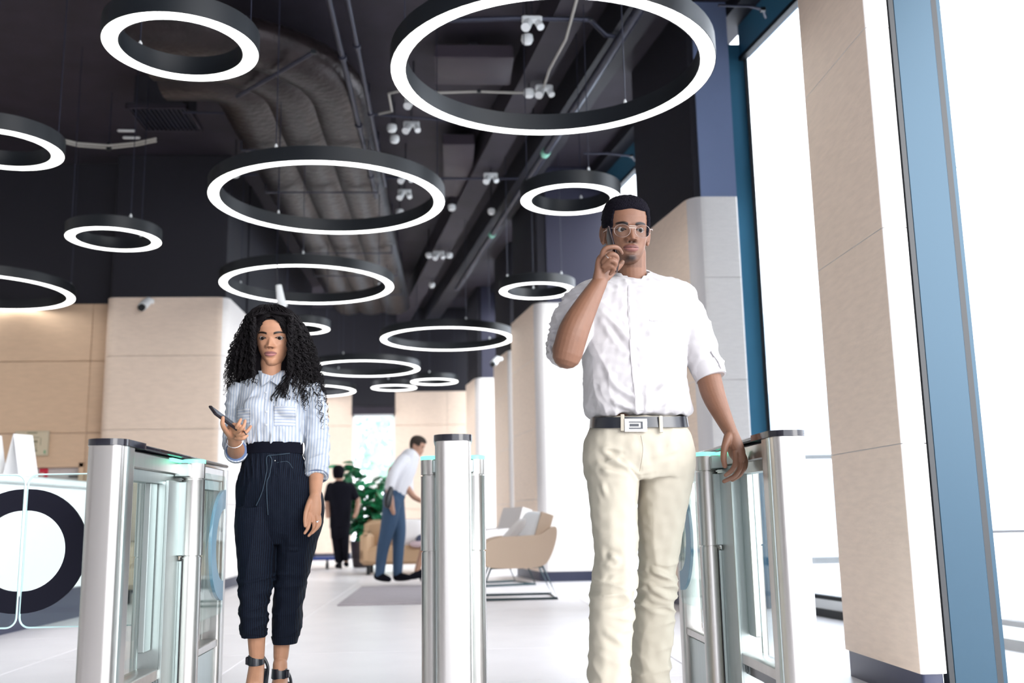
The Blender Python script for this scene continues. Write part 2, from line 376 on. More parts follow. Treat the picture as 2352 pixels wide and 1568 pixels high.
spec = [(.593*1.04, 5.40*1.035, .97, 'largest looking black ring light, near the camera and cut by the top of the picture', LG, (.9, 2.9, 5.2)),
 (-1.446*1.04, 5.108*1.04, .425, 'small black ring light hanging nearest the top left of the picture', SG, (.4, 2.5, 4.6)),
 (-.977*1.04, 7.727*1.04, .97, 'large black ring light hanging before the wrapped duct, in the middle of the ceiling', LG, (.2, 2.2, 4.4)),
 (-3.025*1.04, 8.833*1.04, .425, 'small black ring light above the left stone pier and its white camera', SG, (1.2, 3.3, 5.4)),
 (-1.558*1.04, 10.662*1.04, .97, 'large black ring light just above the curly haired woman', LG, (.6, 2.7, 4.8)),
 (.972*1.04, 7.686*1.04, .425, 'small black ring light just to the left of the man with glasses, at head height', SG, (1.2, 3.3, 5.0)),
 (.973*1.04, 10.95*1.04, .45, 'small black ring light partly hidden by the shoulder of the man on the phone', SG, (1.6, 3.6, 5.4)),
 (-.061*1.04, 14.0*1.04, .99, 'large ring light hanging above the middle security gate', LG, (.8, 2.9, 5.0)),
 (-.325*1.04, 18.42*1.04, .46, 'right one of the two small ring lights near the back wall', SG, (.3, 2.4, 4.5)),
 (-1.12*1.04, 20.0, .46, 'left one of the two small ring lights near the back wall', SG, (.3, 2.4, 4.5))]
for q in spec: ring_light(*q)
# rings partly outside or hidden: solved from their visible edges
def ring_at(u, v, R, right, *a):
    """ring whose extreme right (or left) point shows at pixel (u, v)"""
    p = WZ(u, v, RZ); ring_light(p[0]-(R if right else -R), p[1]+.0, R, *a)
ring_at(140, 345, .425*1.0+.0, True, 'small ring light cut by the left edge of the picture, upper one of two', SG, (.2, 2.2, 4.4))
ring_at(161, 672, .97, True, 'large ring light cut by the left edge of the picture, above the tan wall', LG, (.2, 2.2, 4.4))
ring_at(758, 755, .425, True, 'small ring light partly hidden behind the woman\'s curls', SG, (.2, 2.2, 4.4))
ring_at(965, 846, .97, True, 'large ring light behind the woman\'s hair, farther than the one over the middle gate', LG, (.2, 2.2, 4.4))
q = W(817, 897, 20.05); ring_light(q[0]-.97, 20.05, .97, 'large ring light hanging lowest behind the woman\'s hair, near the back wall', LG, (.2, 2.2, 4.4), q[2])

# ---------------- ceiling services ----------------
dt = thing('air_duct', 'wide dark foil-wrapped air duct curving across the ceiling', 'duct', (-1.5, 11, 4.5))
def duct_path(off):
    """offset across the duct; straight along Y, then an elbow to the left"""
    P = [(-1.5+off, y, 4.78) for y in np.arange(18.5, 9.2, -.45)]
    cx_, cy_ = -1.5-.75, 9.0
    for a in np.linspace(0, PI/2, 14): r = .75+off; P.append((cx_+r*math.cos(a), cy_-r*math.sin(a), 4.78))
    P += [(x, 9.0-.75-off, 4.78) for x in (-2.4, -2.6)]
    return P
for off in (-.42, 0, .42):
    MB().tube(duct_path(off), .185, 14, r2=.30).build('duct_run', M['duct'], dt)
for y in np.arange(9.9, 18, 1.35): MB().tube([(-2.15, y, 5.3), (-2.15, y, 4.56), (-.85, y, 4.56), (-.85, y, 5.3)], .012, 6, r2=.02).build('strap', M['pipe'], dt)
def pipe(name, pts, r, m, label, cat, group=None, joints=0):
    t = thing(name, label, cat, tuple(pts[0]), group)
    MB().tube(pts, r, 10).build('run', m, t)
    P = [np.array(p, float) for p in pts]
    for k in range(joints):
        f_ = (k+.5)/joints; q = P[0]+(P[-1]-P[0])*f_; d = nrm(P[-1]-P[0])
        MB().tube([q-d*.03, q+d*.03], r*1.5, 10).build('coupling', M['pipe'], t)
    return t
pipe('conduit', [(-.90, 4.2, 4.62), (-.90, 11.6, 4.62)], .024, M['pipe'], 'dark conduit beside the duct, left one of the pair', 'conduit', 'conduits by the duct', 5)
pipe('conduit', [(-.76, 4.2, 4.62), (-.76, 11.2, 4.62)], .020, M['pipe'], 'dark conduit beside the duct, right one of the pair', 'conduit', 'conduits by the duct', 5)
a, b = WZ(1430, 80, 4.8), WZ(1090, 600, 4.8); d = b-a
sp_ = pipe('sprinkler_main', [a-d*.25, b+d*.25], .045, M['pipe'], 'thick dark pipe with green bands running slantwise under the ceiling', 'pipe')
gt = mat('green_tag', (.25, .6, .45), .5)
for u_, v_ in ((1255, 350), (1130, 537)):
    q = WZ(u_, v_, 4.8); dd = nrm(d); t_ = (q-a)@dd; q = a+dd*t_
    MB().tube([q-dd*.06, q+dd*.06], .05, 12).build('band', gt, sp_)
def bent(pxs, z, r, m, label, name='conduit', cat='conduit'):
    pts = [WZ(u_, v_, z) for u_, v_ in pxs]; t = thing(name, label, cat, tuple(pts[0]))
    MB().tube(pts, r, 8).build('run', m, t)
    mid = pts[len(pts)//2]; MB().box(mid, (.04, .04, .03)).build('clip', M['black'], t); return t
bent([(1330, -20), (1300, 90), (1262, 160), (1245, 212), (1180, 213), (1100, 210), (1010, 213), (935, 205), (893, 215), (900, 255), (870, 262)], 4.9, .012, M['cable'], 'pale bent cable conduit crossing the ceiling inside the largest ring')
bent([(1000, 48), (1180, 42), (1355, 45), (1390, 80), (1420, 85)], 4.95, .022, M['pipe'], 'dark bent pipe across the top of the largest ring', 'pipe', 'pipe')
bent([(420, 258), (640, 262), (850, 262), (1010, 275), (1100, 280)], 4.9, .013, M['pipe'], 'thin dark conduit crossing under the duct', 'conduit')
bent([(500, 400), (720, 402), (960, 410), (1190, 410)], 4.92, .016, M['pipe'], 'thin dark conduit crossing behind the middle ring')
bent([(1650, 12), (1720, 14), (1752, 22), (1758, 40)], 4.85, .012, M['pipe'], 'thin conduit ending in a sprinkler by the window header')
bent([(1340, 352), (1395, 352), (1450, 358), (1462, 372)], 4.85, .012, M['pipe'], 'thin conduit ending in a sprinkler near the far window header')
bent([(545, 222), (720, 120)], 4.55, .018, M['pipe'], 'slanting strut below the duct elbow', 'strut', 'strut')
cb = thing('hanging_cables', 'two pale cables tied together and sagging above the small left ring', 'cable', tuple(WZ(250, 335, 4.7)))
for dz in (0, .05):
    L = [WZ(u_, v_+dz*120, 4.7) for u_, v_ in ((142, 320), (180, 329), (250, 334), (310, 328), (358, 318))]
    MB().tube(L, .012, 8).build('cable', M['cable'], cb)
MB().box(WZ(250, 337, 4.7), (.04, .04, .09)).build('cable_tie', M['black'], cb)
MB().tube([WZ(250, 337, 4.7), WZ(250, 337, 4.7)+np.array([0, 0, .62])], .006, 6).build('hanger', M['pipe'], cb)
# air grille
g0 = WZ(380, 272, 4.95)
gr = thing('air_grille', 'square slatted air grille in the dark ceiling left of the duct', 'vent', tuple(g0))
MB().box(g0+np.array([0, 0, .03]), (.62, .62, .02)).build('backing', M['navy'], gr)
for k in range(13): MB().box(g0+np.array([-.27+k*.045, 0, 0]), (.012, .56, .03)).build('slat', M['pipe'], gr)
MB().box(g0+np.array([-.3, 0, 0]), (.02, .62, .04)).box(g0+np.array([.3, 0, 0]), (.02, .62, .04)).box(g0+np.array([0, .3, 0]), (.62, .02, .04)).box(g0+np.array([0, -.3, 0]), (.62, .02, .04)).build('frame', M['navy2'], gr)
MB().box(g0+np.array([0, 0, .2]), (.5, .5, .32)).build('plenum', M['navy'], gr)
# ceiling boards: plum acoustic panels between ducts
for i, (u0, v0, u1, v1) in enumerate([(1000, 118, 1180, 180), (1020, 320, 1090, 440)]):
    p, q = WZ(u0, v1, 5.1), WZ(u1, v0, 5.1)
    o = tag(MB().box((p+q)/2, (abs(q[0]-p[0]), abs(q[1]-p[1]), .14), bev=.01).build('ceiling_cassette', mat('plum_unit_%d' % i, (.035, .025, .036), .5)),
        ('flat plum-grey ceiling unit inside the largest ring', 'flat plum-grey ceiling unit between the largest and the middle ring')[i], 'ceiling unit')
    MB().box((p+q)/2+np.array([0, 0, .13]), (.1, .1, .2)).build('hanger', M['navy'], o)
# small white fixtures
fx = [(1222, 60, 'spot', 'topmost white bracket spot inside the largest ring'), (1211, 97, 'box', 'white detector box just below the topmost bracket spot'),
 (1250, 215, 'spot', 'white spot where the pale conduit bends inside the largest ring'), (1215, 220, 'box', 'tiny white box left of the bend of the pale conduit'),
 (945, 297, 'spot', 'white double spot left of the largest ring, above the middle ring'), (900, 300, 'box', 'small white box beside the dark conduits'), (950, 240, 'spot', 'white spot behind the left rim of the largest ring'),
 (906, 325, 'box', 'smallest white box under the double spot'), (932, 412, 'spot', 'upper white spot seen inside the middle ring'), (929, 450, 'spot', 'lower white spot seen inside the middle ring'),
 (1127, 413, 'spot', 'white spot above the small ring, right of the middle ring'), (1038, 481, 'box', 'white box right beside the rim of the middle ring'), (1225, 296, 'box', 'white box under the lower rim of the largest ring'),
 (985, 590, 'box', 'left of three blurred white fixtures in the deep ceiling'), (1008, 589, 'spot', 'middle of three blurred white fixtures in the deep ceiling'), (1032, 590, 'box', 'right of three blurred white fixtures in the deep ceiling'),
 (992, 658, 'box', 'faint pale box farthest back in the ceiling'), (918, 492, 'box', 'white box by the lower right rim inside the middle ring'), (540, 405, 'box', 'pale box by the left rim inside the middle ring'),
 (1129, 490, 'box', 'small pale box right of the middle ring by the thick pipe')]
for u_, v_, k, lab in fx:
    p = WZ(u_, v_, 4.85)
    t = thing('ceiling_spotlight' if k == 'spot' else 'smoke_detector', lab, 'spotlight' if k == 'spot' else 'detector', tuple(p), 'white ceiling fixtures')
    if k == 'spot':
        MB().box((0, 0, .06), (.17, .07, .05), bev=.01).build('bracket', M['whitep'], t, local=True)
        MB().tube([(-.03, 0, .04), (-.06, -.07, -.05)], .04, 12).build('lamp_head', M['whitep'], t, local=True)
        MB().tube([(.05, 0, .04), (.07, -.04, -.03)], .032, 12).build('lamp_head', M['whitep'], t, local=True)
    else:
        MB().lathe([(.05, .06), (.055, .02), (.04, -.01), (.015, -.02)], n=16).build('sensor', M['whitep'], t, local=True)
    MB().tube([(0, 0, .06), (0, 0, .46)], .008, 6).build('drop_rod', M['navy'], t, local=True)
sl = [(290, 300, 'upper short slot diffuser beside the small left ring cable'), (302, 316, 'lower short slot diffuser beside the small left ring cable'), (388, 380, 'bluish slot diffuser below the air grille'), (445, 403, 'upper of two faint slot diffusers left of the middle ring'), (450, 413, 'lower of two faint slot diffusers left of the middle ring'), (28, 415, 'faint slot diffuser at the left edge of the picture')]
for u_, v_, lab in sl:
    p = WZ(u_, v_, 5.28); tag(MB().box(p, (.2, .03, .03), bev=.008).build('slot_diffuser', M['whitep']), lab, 'vent', 'slot diffusers')

# ---------------- speed gates ----------------
GN = 0
def half_ring(cx, cz, r0, r1, a0, a1, x, th, axis):
    t = np.linspace(a0, a1, 28); P = [(cx+math.cos(a)*r1, cz+math.sin(a)*r1) for a in t]+[(cx+math.cos(a)*r0, cz+math.sin(a)*r0) for a in t[::-1]]
    n = len(t); v = []; mb = MB()
    for q in (x-th, x+th):
        for p in P: v.append((q, p[0], p[1]) if axis == 'x' else (p[0], q, p[1]))
    N = 2*n; f = []
    for i in range(n-1):
        f.append((i, i+1, N-2-i, N-1-i)); f.append((N+i, N+N-1-i, N+N-2-i, N+i+1))
    for i in range(N): j = (i+1) % N; f.append((i, N+i, N+j, j))
    return mb.add(v, f)
def gate(X, label, wings):
    """wings: {side: 'open'|'closed'}; side -1 left, +1 right"""
    g = thing('security_gate', label, 'security gate', (X, 3.68, 0), 'security gates')
    B = lambda mb, n, m, par=g: mb.build(n, M[m] if isinstance(m, str) else m, par, True, local=True)
    y0 = 2.96-3.68
    # front post with fluted sides
    pf = rrect(-.050, .050, y0, y0+.15, .026, 6)
    B(MB().prism(pf, 0.012, 1.0), 'front_post', 'steel')
    B(MB().prism(rrect(-.054, -.046, y0+.045, y0+.075, .003, 2), .012, 1.0).prism(rrect(.046, .054, y0+.045, y0+.075, .003, 2), .012, 1.0), 'flute', 'steelg')
    B(MB().prism(rrect(-.058, .058, y0-.004, y0+.22, (.05, .05, .01, .01), 8), 1.001, 1.020), 'top_cap', 'blackgl')
    B(MB().box((0, (y0+.2+.72)/2, 1.012), (.085, .72-y0-.2, .014), bev=.004), 'top_strip', 'blackgl')
    B(MB().box((0, (y0+.145+.71)/2, .970), (.07, .71-y0-.145, .052), bev=.004), 'top_rail', 'steel')
    B(MB().box((0, (y0+.145+.71)/2, .925), (.05, .71-y0-.145, .036)), 'shadow_rail', M['steelg'])
    # glass infill
    B(MB().box((.0, -.47, .61), (.010, .30, .60), bev=.002), 'glass_panel', 'glass')
    B(MB().box((.0, .375, .62), (.010, .53, .57), bev=.002), 'glass_panel', 'glass')
    # cabinet
    for s_ in (-1, 1):
        B(MB().box((s_*.040, -.115, .47), (.010, .165, .90), bev=.002), 'side_panel', 'steelg')
    B(MB().box((0, -.240, .635), (.020, .075, .545), bev=.002), 'end_panel', 'steelg')
    B(MB().box((0, -.118, .47), (.070, .150, .89)), 'cabinet', 'steelg')
    # lower rails
    B(MB().box((0, -.42, .285), (.075, .46, .035), bev=.003).box((0, .38, .285), (.065, .6, .03), bev=.003), 'lower_rail', 'steel')
    B(MB().box((0, -.42, .252), (.055, .44, .03)), 'rail_shadow_gap', 'blackgl')
    B(MB().box((0, .38, .14), (.04, .58, .25), bev=.003), 'lower_panel', 'steelg')
    # far post
    B(MB().prism(rrect(-.045, .045, .655, .73, .02, 5), .012, .995), 'rear_post', 'steel')
    B(MB().box((0, -.645, .006), (.13, .19, .012), bev=.003).box((0, -.05, .006), (.28, .2, .012), bev=.003).box((0, .69, .006), (.11, .1, .012), bev=.003), 'base_plate', 'steelg')
    for s_ in (-1, 1):
        c = (s_*.078, 0, 0)
        B(MB().box((s_*.058, -.0347, .33), (.0014, .003, .64)).box((s_*.062, -.0372, .79), (.0014, .003, .25)), 'seam', 'blackgl')
        B(MB().lathe([(.038, .012), (.038, .655)], c, 28), 'tower', 'steel')
        B(MB().lathe([(.034, .655), (.034, .66), (.040, .661), (.040, .925), (.0405, .926)], c, 28), 'hinge_sleeve', 'steel')
        B(MB().lathe([(.034, .926), (.034, .931), (.040, .932), (.040, .985)], c, 28), 'tower_head', 'steel')
        B(MB().lathe([(.041, .985), (.041, .998), (.036, 1.0)], c, 28), 'light_disc', 'green')
        B(MB().box((s_*.05, -.016, .96), (.05, .09, .05), bev=.004).box((s_*.044, -.02, .79), (.045, .07, .26), bev=.003).box((s_*.044, 0.0, .33), (.04, .06, .63), bev=.003), 'hinge_housing', 'steelg')
        B(MB().box((s_*.036, -.07, .992), (.012, .16, .012)), 'light_strip', 'green')
        wg = wings.get(s_)
        L, z0, z1 = .389, .425, .955
        if wg == 'open':
            x = s_*.098; o = B(MB().prism(rrect(.03, .03+L, z0, z1, (.0, .035, .035, .0), 6), x-.005, x+.005, 'x'), 'wing', 'gedge')
            r = half_ring(.03+L-.006, .688, .140, .215, PI/2, 1.5*PI, x, .0058, 'x'); r.build('ring_graphic', M['graphg'], o, False, local=True)
        elif wg == 'closed':
            xa = s_*.112; xb = s_*(.112+L)
            rr = (.0, .035, .035, .0) if s_ > 0 else (.035, .0, .0, .035)
            o = B(MB().prism(rrect(min(xa, xb), max(xa, xb), z0, z1, rr, 6), -.005, .005, 'y'), 'wing', 'gedge')
            aa = (PI/2, 1.5*PI) if s_ > 0 else (-PI/2, PI/2)
            half_ring(xb+(-.004 if s_ > 0 else .004)*1+(.0), .688, .140, .215, aa[0], aa[1], 0, .0058, 'y').build('ring_graphic', M['graph'], o, False, local=True)
            # bright polished rim
            P = [np.array([p[0], 0, p[1]]) for p in rrect(min(xa, xb), max(xa, xb), z0, z1, rr, 6)]
            MB().tube(P, .0035, 6, closed=True, ref=(0, 1, 0)).build('rim', M['rim'], o, True, local=True)
    return g
M['rim'] = mat('polished_glass_edge', (.70, .88, .90), .2, spec=.8)
gate(-1.011, 'steel and glass security gate at the woman\'s right hand side, left in the picture', {1: 'open', -1: 'closed'})
gate(0.002, 'steel security gate seen end-on between the woman and the man', {1: 'open', -1: 'open'})
gate(1.022, 'steel and glass security gate beside the man\'s hanging left hand', {-1: 'open', 1: 'open'})
gate(-2.024, 'security gate beyond the left picture edge, only its half-ring glass wing shows', {1: 'closed', -1: 'open'})

# ---------------- lobby ----------------
def brick_mat(): pass
# reception desk at left
dk = thing('reception_desk', 'long white reception desk with dark base behind the closed glass wings', 'desk', (-4.2, 8.2, 0))
dx0, dy0 = WZ(175, 1418, 0)[:2]; ex0, ey0 = WZ(-30, 1466, 0)[:2]
ddir = nrm((ex0-dx0, ey0-dy0, 0)); nn = np.array([-ddir[1], ddir[0], 0])
if nn[1] < 0: nn = -nn
def dbox(s0, s1, t0, t1, z0, z1, bev=.005):
    p = np.array([dx0, dy0, 0])+ddir*(s0+s1)/2+nn*(t0+t1)/2; a = math.atan2(ddir[1], ddir[0])
    return MB().box((p[0], p[1], (z0+z1)/2), (s1-s0, t1-t0, z1-z0), rz=a, bev=bev)
dbox(-.25, 3.2, 0, .75, 0, .26, 0).build('base', M['bluedk'], dk)
dbox(-.3, 3.25, -.05, .8, .26, 1.09, .01).build('front_panel', M['white'], dk)
dbox(-.33, 3.28, -.09, .84, 1.09, 1.15, .01).build('worktop', M['whitep'], dk)
def leaflet(u_, v_, lab):
    p = W(u_, v_, 8.3); base = np.array([p[0], 8.3, 1.15]); h = .36
    t = thing('leaflet_holder', lab, 'leaflet holder', tuple(base), 'leaflet holders on the desk')
    for sx in (-1, 1):
        MB().add([(-.09, sx*.10-.002, 0), (.09, sx*.10-.002, 0), (.09, -.002, h), (-.09, -.002, h), (-.09, sx*.10+.004, 0), (.09, sx*.10+.004, 0), (.09, .004, h), (-.09, .004, h)],
                 [(0, 1, 2, 3), (7, 6, 5, 4), (0, 4, 5, 1), (3, 2, 6, 7), (0, 3, 7, 4), (1, 5, 6, 2)]).build('leaf', M['white'], t, False, local=True)
    t.rotation_euler = (0, 0, math.radians(62)); return t
leaflet(48, 1070, 'folded white leaflet stand on the desk, right one of two'); leaflet(-24, 1070, 'folded white leaflet stand on the desk, cut by the left picture edge')
# evacuation plan
sg = tag(MB().box((-5.045, 12.30, 1.76), (.40, .02, .30), bev=.004).build('evacuation_plan', mat('plan_board', (.58, .50, .36), .5)), 'framed pale evacuation plan on the tan wall above the desk', 'sign')
ink = mat('plan_ink', (.22, .20, .13), .6); mb = MB()
for (x, z, a, b) in [(-5.045, 1.885, .12, .016), (-5.08, 1.83, .10, .008), (-4.99, 1.83, .07, .008), (-5.09, 1.79, .008, .07), (-4.94, 1.78, .008, .09), (-5.0, 1.78, .05, .03), (-5.03, 1.74, .09, .012), (-5.03, 1.71, .1, .008), (-5.03, 1.69, .1, .008), (-4.99, 1.67, .03, .02), (-5.06, 1.65, .12, .006), (-5.09, 1.63, .06, .012)]:
    mb.box((x, 12.289, z), (a, .003, b))
mb.build('printed_lines', ink, sg, False)
MB().box((-4.885, 12.289, 1.655), (.02, .003, .04)).build('green_mark', mat('green_mark', (.15, .35, .2), .6), sg, False)
MB().box((-5.045, 12.288, 1.90), (.39, .006, .008)).box((-5.045, 12.288, 1.615), (.39, .006, .008)).box((-5.24, 12.288, 1.76), (.008, .006, .29)).box((-4.85, 12.288, 1.76), (.008, .006, .29)).build('frame', mat('plan_frame', (.45, .40, .30), .5), sg, False)
# wall cameras
def wall_camera(p, lab, yaw=0):
    t = thing('security_camera', lab, 'camera', tuple(p), 'white security cameras', yaw)
    MB().box((0, .05, .05), (.09, .10, .06), bev=.012).build('mount', M['whitep'], t, local=True)
    MB().tube([(0, -.02, .05), (-.02, -.10, -.01), (-.03, -.17, -.06)], [.045, .055, .052], 14).build('housing', M['whitep'], t, local=True)
    MB().tube([(-.03, -.165, -.058), (-.034, -.20, -.08)], .042, 14).build('lens', M['black'], t, local=True)
wall_camera(W(343, 700, 11.93), 'white security camera high on the left stone pier')
wall_camera(W(1145, 830, 15.95)+np.array([0, 0, 0]), 'white security camera high on the far right stone pier', -.4)
t = thing('track_spotlight', 'white spotlight hanging just above the woman\'s hair', 'spotlight', tuple(W(645, 690, 9.4)))
MB().tube([W(640, 655, 9.4), W(645, 690, 9.4), W(653, 704, 9.4)], [.028, .04, .036], 14).build('lamp_head', M['whitep'], t)
MB().tube([W(640, 656, 9.4), W(636, 600, 9.6), (W(636, 600, 9.6)[0], 9.6, 5.3)], .006, 6).build('drop_rod', M['pipe'], t)

# armchair on the right
fab = mat('beige_fabric', (.62, .48, .36), .85, bump=.2, bscale=150); fabl = mat('cream_fabric', (.78, .74, .72), .85)
wire = mat('dark_green_wire', (.02, .05, .06), .4, .5)
def dense0(Q, n=4):
    Q = np.array(Q, float); m = np.gradient(Q, axis=0); out = []
    for i in range(len(Q)-1):
        for f in np.linspace(0, 1, n, endpoint=False): out.append((2*f**3-3*f**2+1)*Q[i]+(f**3-2*f**2+f)*m[i]+(-2*f**3+3*f**2)*Q[i+1]+(f**3-f**2)*m[i+1])
    return out+[Q[-1]]
def armchair(loc, rz, lab, f1, cush=True):
    """seat faces local -x; shell of back, two arms and seat on a wire sled base"""
    t = thing('armchair', lab, 'armchair', loc, None, rz)
    prof = lambda y0, y1: None
    for s_ in (-1, 1):   # side arms: rounded tapered slabs
        P = [tuple(q[:2]) for q in dense0([(-.36, .38), (-.37, .50), (-.31, .60), (-.18, .645), (.05, .655), (.24, .67), (.36, .74), (.42, .73), (.41, .60), (.34, .42), (.24, .34), (.0, .325), (-.26, .335), (-.36, .38)])[:-1]]
        MB().prism(P, s_*.36-.045, s_*.36+.045, 'y').build('arm', f1, t, True, local=True)
    MB().loft([np.array([(x-.02+k*.0, y, z) for x, z in [(.12, .36), (.26, .34), (.42, .86), (.30, .90)] for y in (0,)]) + np.array([0, yy, 0]) for yy, k in ((-.34, 0), (-.1, 0), (.1, 0), (.34, 0))]).build('backrest', f1, t, True, local=True)
    MB().box((-.06, 0, .40), (.62, .64, .12), bev=.03).build('seat', f1, t, True, local=True)
    MB().box((-.07, 0, .485), (.54, .60, .09), bev=.035).build('seat_cushion', fabl, t, True, local=True)
    for s_ in (-1, 1):
        y = s_*.33
        MB().tube([(-.40, y, .012), (-.27, y, .33), (.27, y, .34), (.42, y, .012)], .015, 8, closed=True, ref=(0, 1, 0)).build('sled_leg', wire, t, True, local=True)
    for x in (-.38, .40): MB().tube([(x, -.33, .014), (x, .33, .014)], .009, 8).build('cross_bar', wire, t, True, local=True)
    MB().tube([(-.2, -.33, .33), (.2, .33, .33)], .008, 6).tube([(.2, -.33, .33), (-.2, .33, .33)], .008, 6).build('brace', wire, t, True, local=True)
    return t
ac = armchair((.61, 10.05, 0), 0, 'beige armchair on dark wire legs right of the middle gate', fab); ac.scale = (.92, .92, .92)
def cushion(p, s_, R, m, lab, group=None):
    n = 12; mb = MB(); g = np.linspace(-1, 1, n); V = []; Fc = []
    for sg_ in (1, -1):
        for a in g:
            for b_ in g: V.append((a*s_[0]*(1-.06*b_*b_), b_*s_[1]*(1-.06*a*a), sg_*s_[2]*((1-a**4)*(1-b_**4))**.5))
    for k in range(2):
        for i in range(n-1):
            for j in range(n-1):
                q = (k*n*n+i*n+j, k*n*n+(i+1)*n+j, k*n*n+(i+1)*n+j+1, k*n*n+i*n+j+1); Fc.append(q if k == 0 else q[::-1])
    o = mb.add(V, Fc).build('cushion', m, None, 'all'); o.location = p; o.rotation_euler = R; return tag(o, lab, 'cushion', group)
cushion((.76, 10.0, .655), (.20, .19, .07), (.2, -1.05, .3), M['white'], 'white cushion leaning in the beige armchair')
cushion((.62, 10.12, .62), (.20, .18, .06), (0, -.8, -.3), fabl, 'cream cushion leaning in front of the white one in the beige armchair')
armchair((.46, 12.1, 0), .3, 'pale cream armchair behind the beige one', fabl)
# sofa behind the standing man, and a small one seen through the left gate
def sofa(x0, x1, y, f1, lab, h=.78):
    t = thing('sofa', lab, 'sofa', ((x0+x1)/2, y, 0))
    MB().box(((x0+x1)/2, y, .27), (x1-x0, .8, .26), bev=.05).build('seat', f1, t)
    MB().box(((x0+x1)/2, y+.36, .5), (x1-x0, .2, h-.2), bev=.07).build('backrest', f1, t)
    for x in (x0+.08, x1-.08): MB().box((x, y, .38), (.16, .82, .46), bev=.06).build('arm', f1, t)
    for x in (x0+.12, x1-.12):
        for yy in (y-.32, y+.32): MB().box((x, yy, .07), (.05, .05, .14)).build('leg', M['black'], t)
    return t
tan = mat('tan_leather', (.52, .34, .20), .6)
sofa(-1.35, .25, 15.2, tan, 'tan sofa behind the man in the white shirt and jeans')
cushion((-.62, 14.98, .60), (.22, .20, .08), (1.2, 0, .2), fabl, 'pale pink cushion on the tan sofa')
cushion((-.36, 14.95, .50), (.20, .16, .07), (.2, 0, .1), mat('slate_cloth', (.06, .07, .12), .8), 'dark slate cushion lying on the tan sofa')
cushion((-.40, 14.90, .43), (.24, .18, .05), (.05, 0, 0), mat('rose_cloth', (.55, .42, .44), .8), 'rose cushion lying flat under the dark one')
sofa(-3.35, -2.78, 10.7, fab, 'low beige lounge chair seen through the glass of the left gate', 1.02)
# rug
rg = [WZ(u_, v_, 0) for u_, v_ in ((778, 1391), (1010, 1391), (1010, 1340), (845, 1340))]
x0, x1 = -1.07, .25
rug_o = tag(MB().add([(x0, 9.55, .004), (x1, 9.55, .004), (x1, 12.1, .004), (x0, 12.1, .004), (x0, 9.55, .016), (x1, 9.55, .016), (x1, 12.1, .016), (x0, 12.1, .016)],
    [(3, 2, 1, 0), (4, 5, 6, 7), (0, 1, 5, 4), (1, 2, 6, 5), (2, 3, 7, 6), (3, 0, 4, 7)]).build('rug', mat('grey_rug', (.40, .36, .38), .9, noise=(3, .18, (1, 9, 1)))), 'flat grey-mauve rug on the pale floor behind the middle gate', 'rug')
# trolley by the man in black
tr = thing('luggage_trolley', 'blue platform trolley beside the man in black', 'trolley', (-2.2, 17.2, 0))
blue = mat('cobalt_blue', (.02, .06, .28), .5)
MB().box((-2.22, 17.2, .17), (.84, .5, .05), bev=.01).build('platform', blue, tr)
MB().tube([(-2.30, 17.0, .18), (-2.30, 17.0, 1.0)], .016, 8).tube([(-1.80, 17.4, .18), (-1.80, 17.4, 1.0), (-2.30, 17.4, 1.0)], .016, 8).build('push_handle', M['pipe'], tr)
for x in (-2.42, -2.08, -1.86):
    wh = MB().tube([(x-.02, 17.0, .06), (x+.02, 17.0, .06)], .058, 14).build('wheel', M['black'], tr)
    MB().box((x, 17.0, .12), (.03, .05, .08)).build('fork', M['pipe'], wh)
# potted plant
pc = np.array([-1.52, 17.3, 0])
pl = thing('potted_plant', 'bushy green rubber plant in a dark pot before the back window', 'plant', tuple(pc))
MB().lathe([(.15, 0), (.17, .02), (.22, .42), (.235, .44), (.205, .44), (.20, .40)], pc, 24).build('pot', mat('dark_brown_pot', (.035, .025, .028), .5), pl)
MB().lathe([(.20, .38), (.19, .41), (.02, .43)], pc, 20).build('soil', mat('soil', (.03, .02, .015), .9), pl)
leafm = [mat('leaf_green_%d' % i, c, .3, spec=.6) for i, c in enumerate([(.015, .13, .055), (.02, .20, .08), (.04, .30, .14)])]
st = []
for k in range(9):
    a = k*2.4; r = .05+.03*(k % 3); top = 1.05+.75*((k*37) % 10)/10
    st.append([pc+np.array([math.cos(a)*.05, math.sin(a)*.05, .4]), pc+np.array([math.cos(a)*.16, math.sin(a)*.14, .4+(top-.4)*.5]), pc+np.array([math.cos(a)*.34, math.sin(a)*.25, top])])
for s_ in st: MB().tube(s_, [.014, .011, .006], 6).build('stem', mat('brown_stem', (.08, .06, .03), .7) if s_ is st[0] else bpy.data.materials['brown_stem'], pl)
lm = []
for m_ in leafm:
    L = .21; Wd = .085; ys = np.linspace(0, 1, 7); v = []; f_ = []
    for t_ in ys:
        w_ = Wd*math.sin(PI*min(1, t_*.94+.05))**.8*.9; z = -.25*t_*t_*L
        v += [(-w_, t_*L, z+.02), (0, t_*L, z), (w_, t_*L, z+.02)]
    for i in range(6):
        for j in range(2): f_.append((i*3+j, i*3+j+1, i*3+j+4, i*3+j+3))
    me = MB().add(v, f_).mesh('leaf', 'all'); me.materials.append(m_); lm.append(me)
cnt = 0
for s_ in st:
    for t_ in np.linspace(.18, 1, 22):
        p = s_[0]*(1-t_)**2+2*s_[1]*t_*(1-t_)+s_[2]*t_*t_
        for rep in range(1):
            o = mesh_obj('leaf', lm[rng.integers(3)], None, pl); o.location = p
            o.rotation_euler = (rng.uniform(-.9, .7), rng.uniform(-.6, .6), rng.uniform(0, 2*PI)); sc = rng.uniform(.85, 1.45); o.scale = (sc, sc, sc)
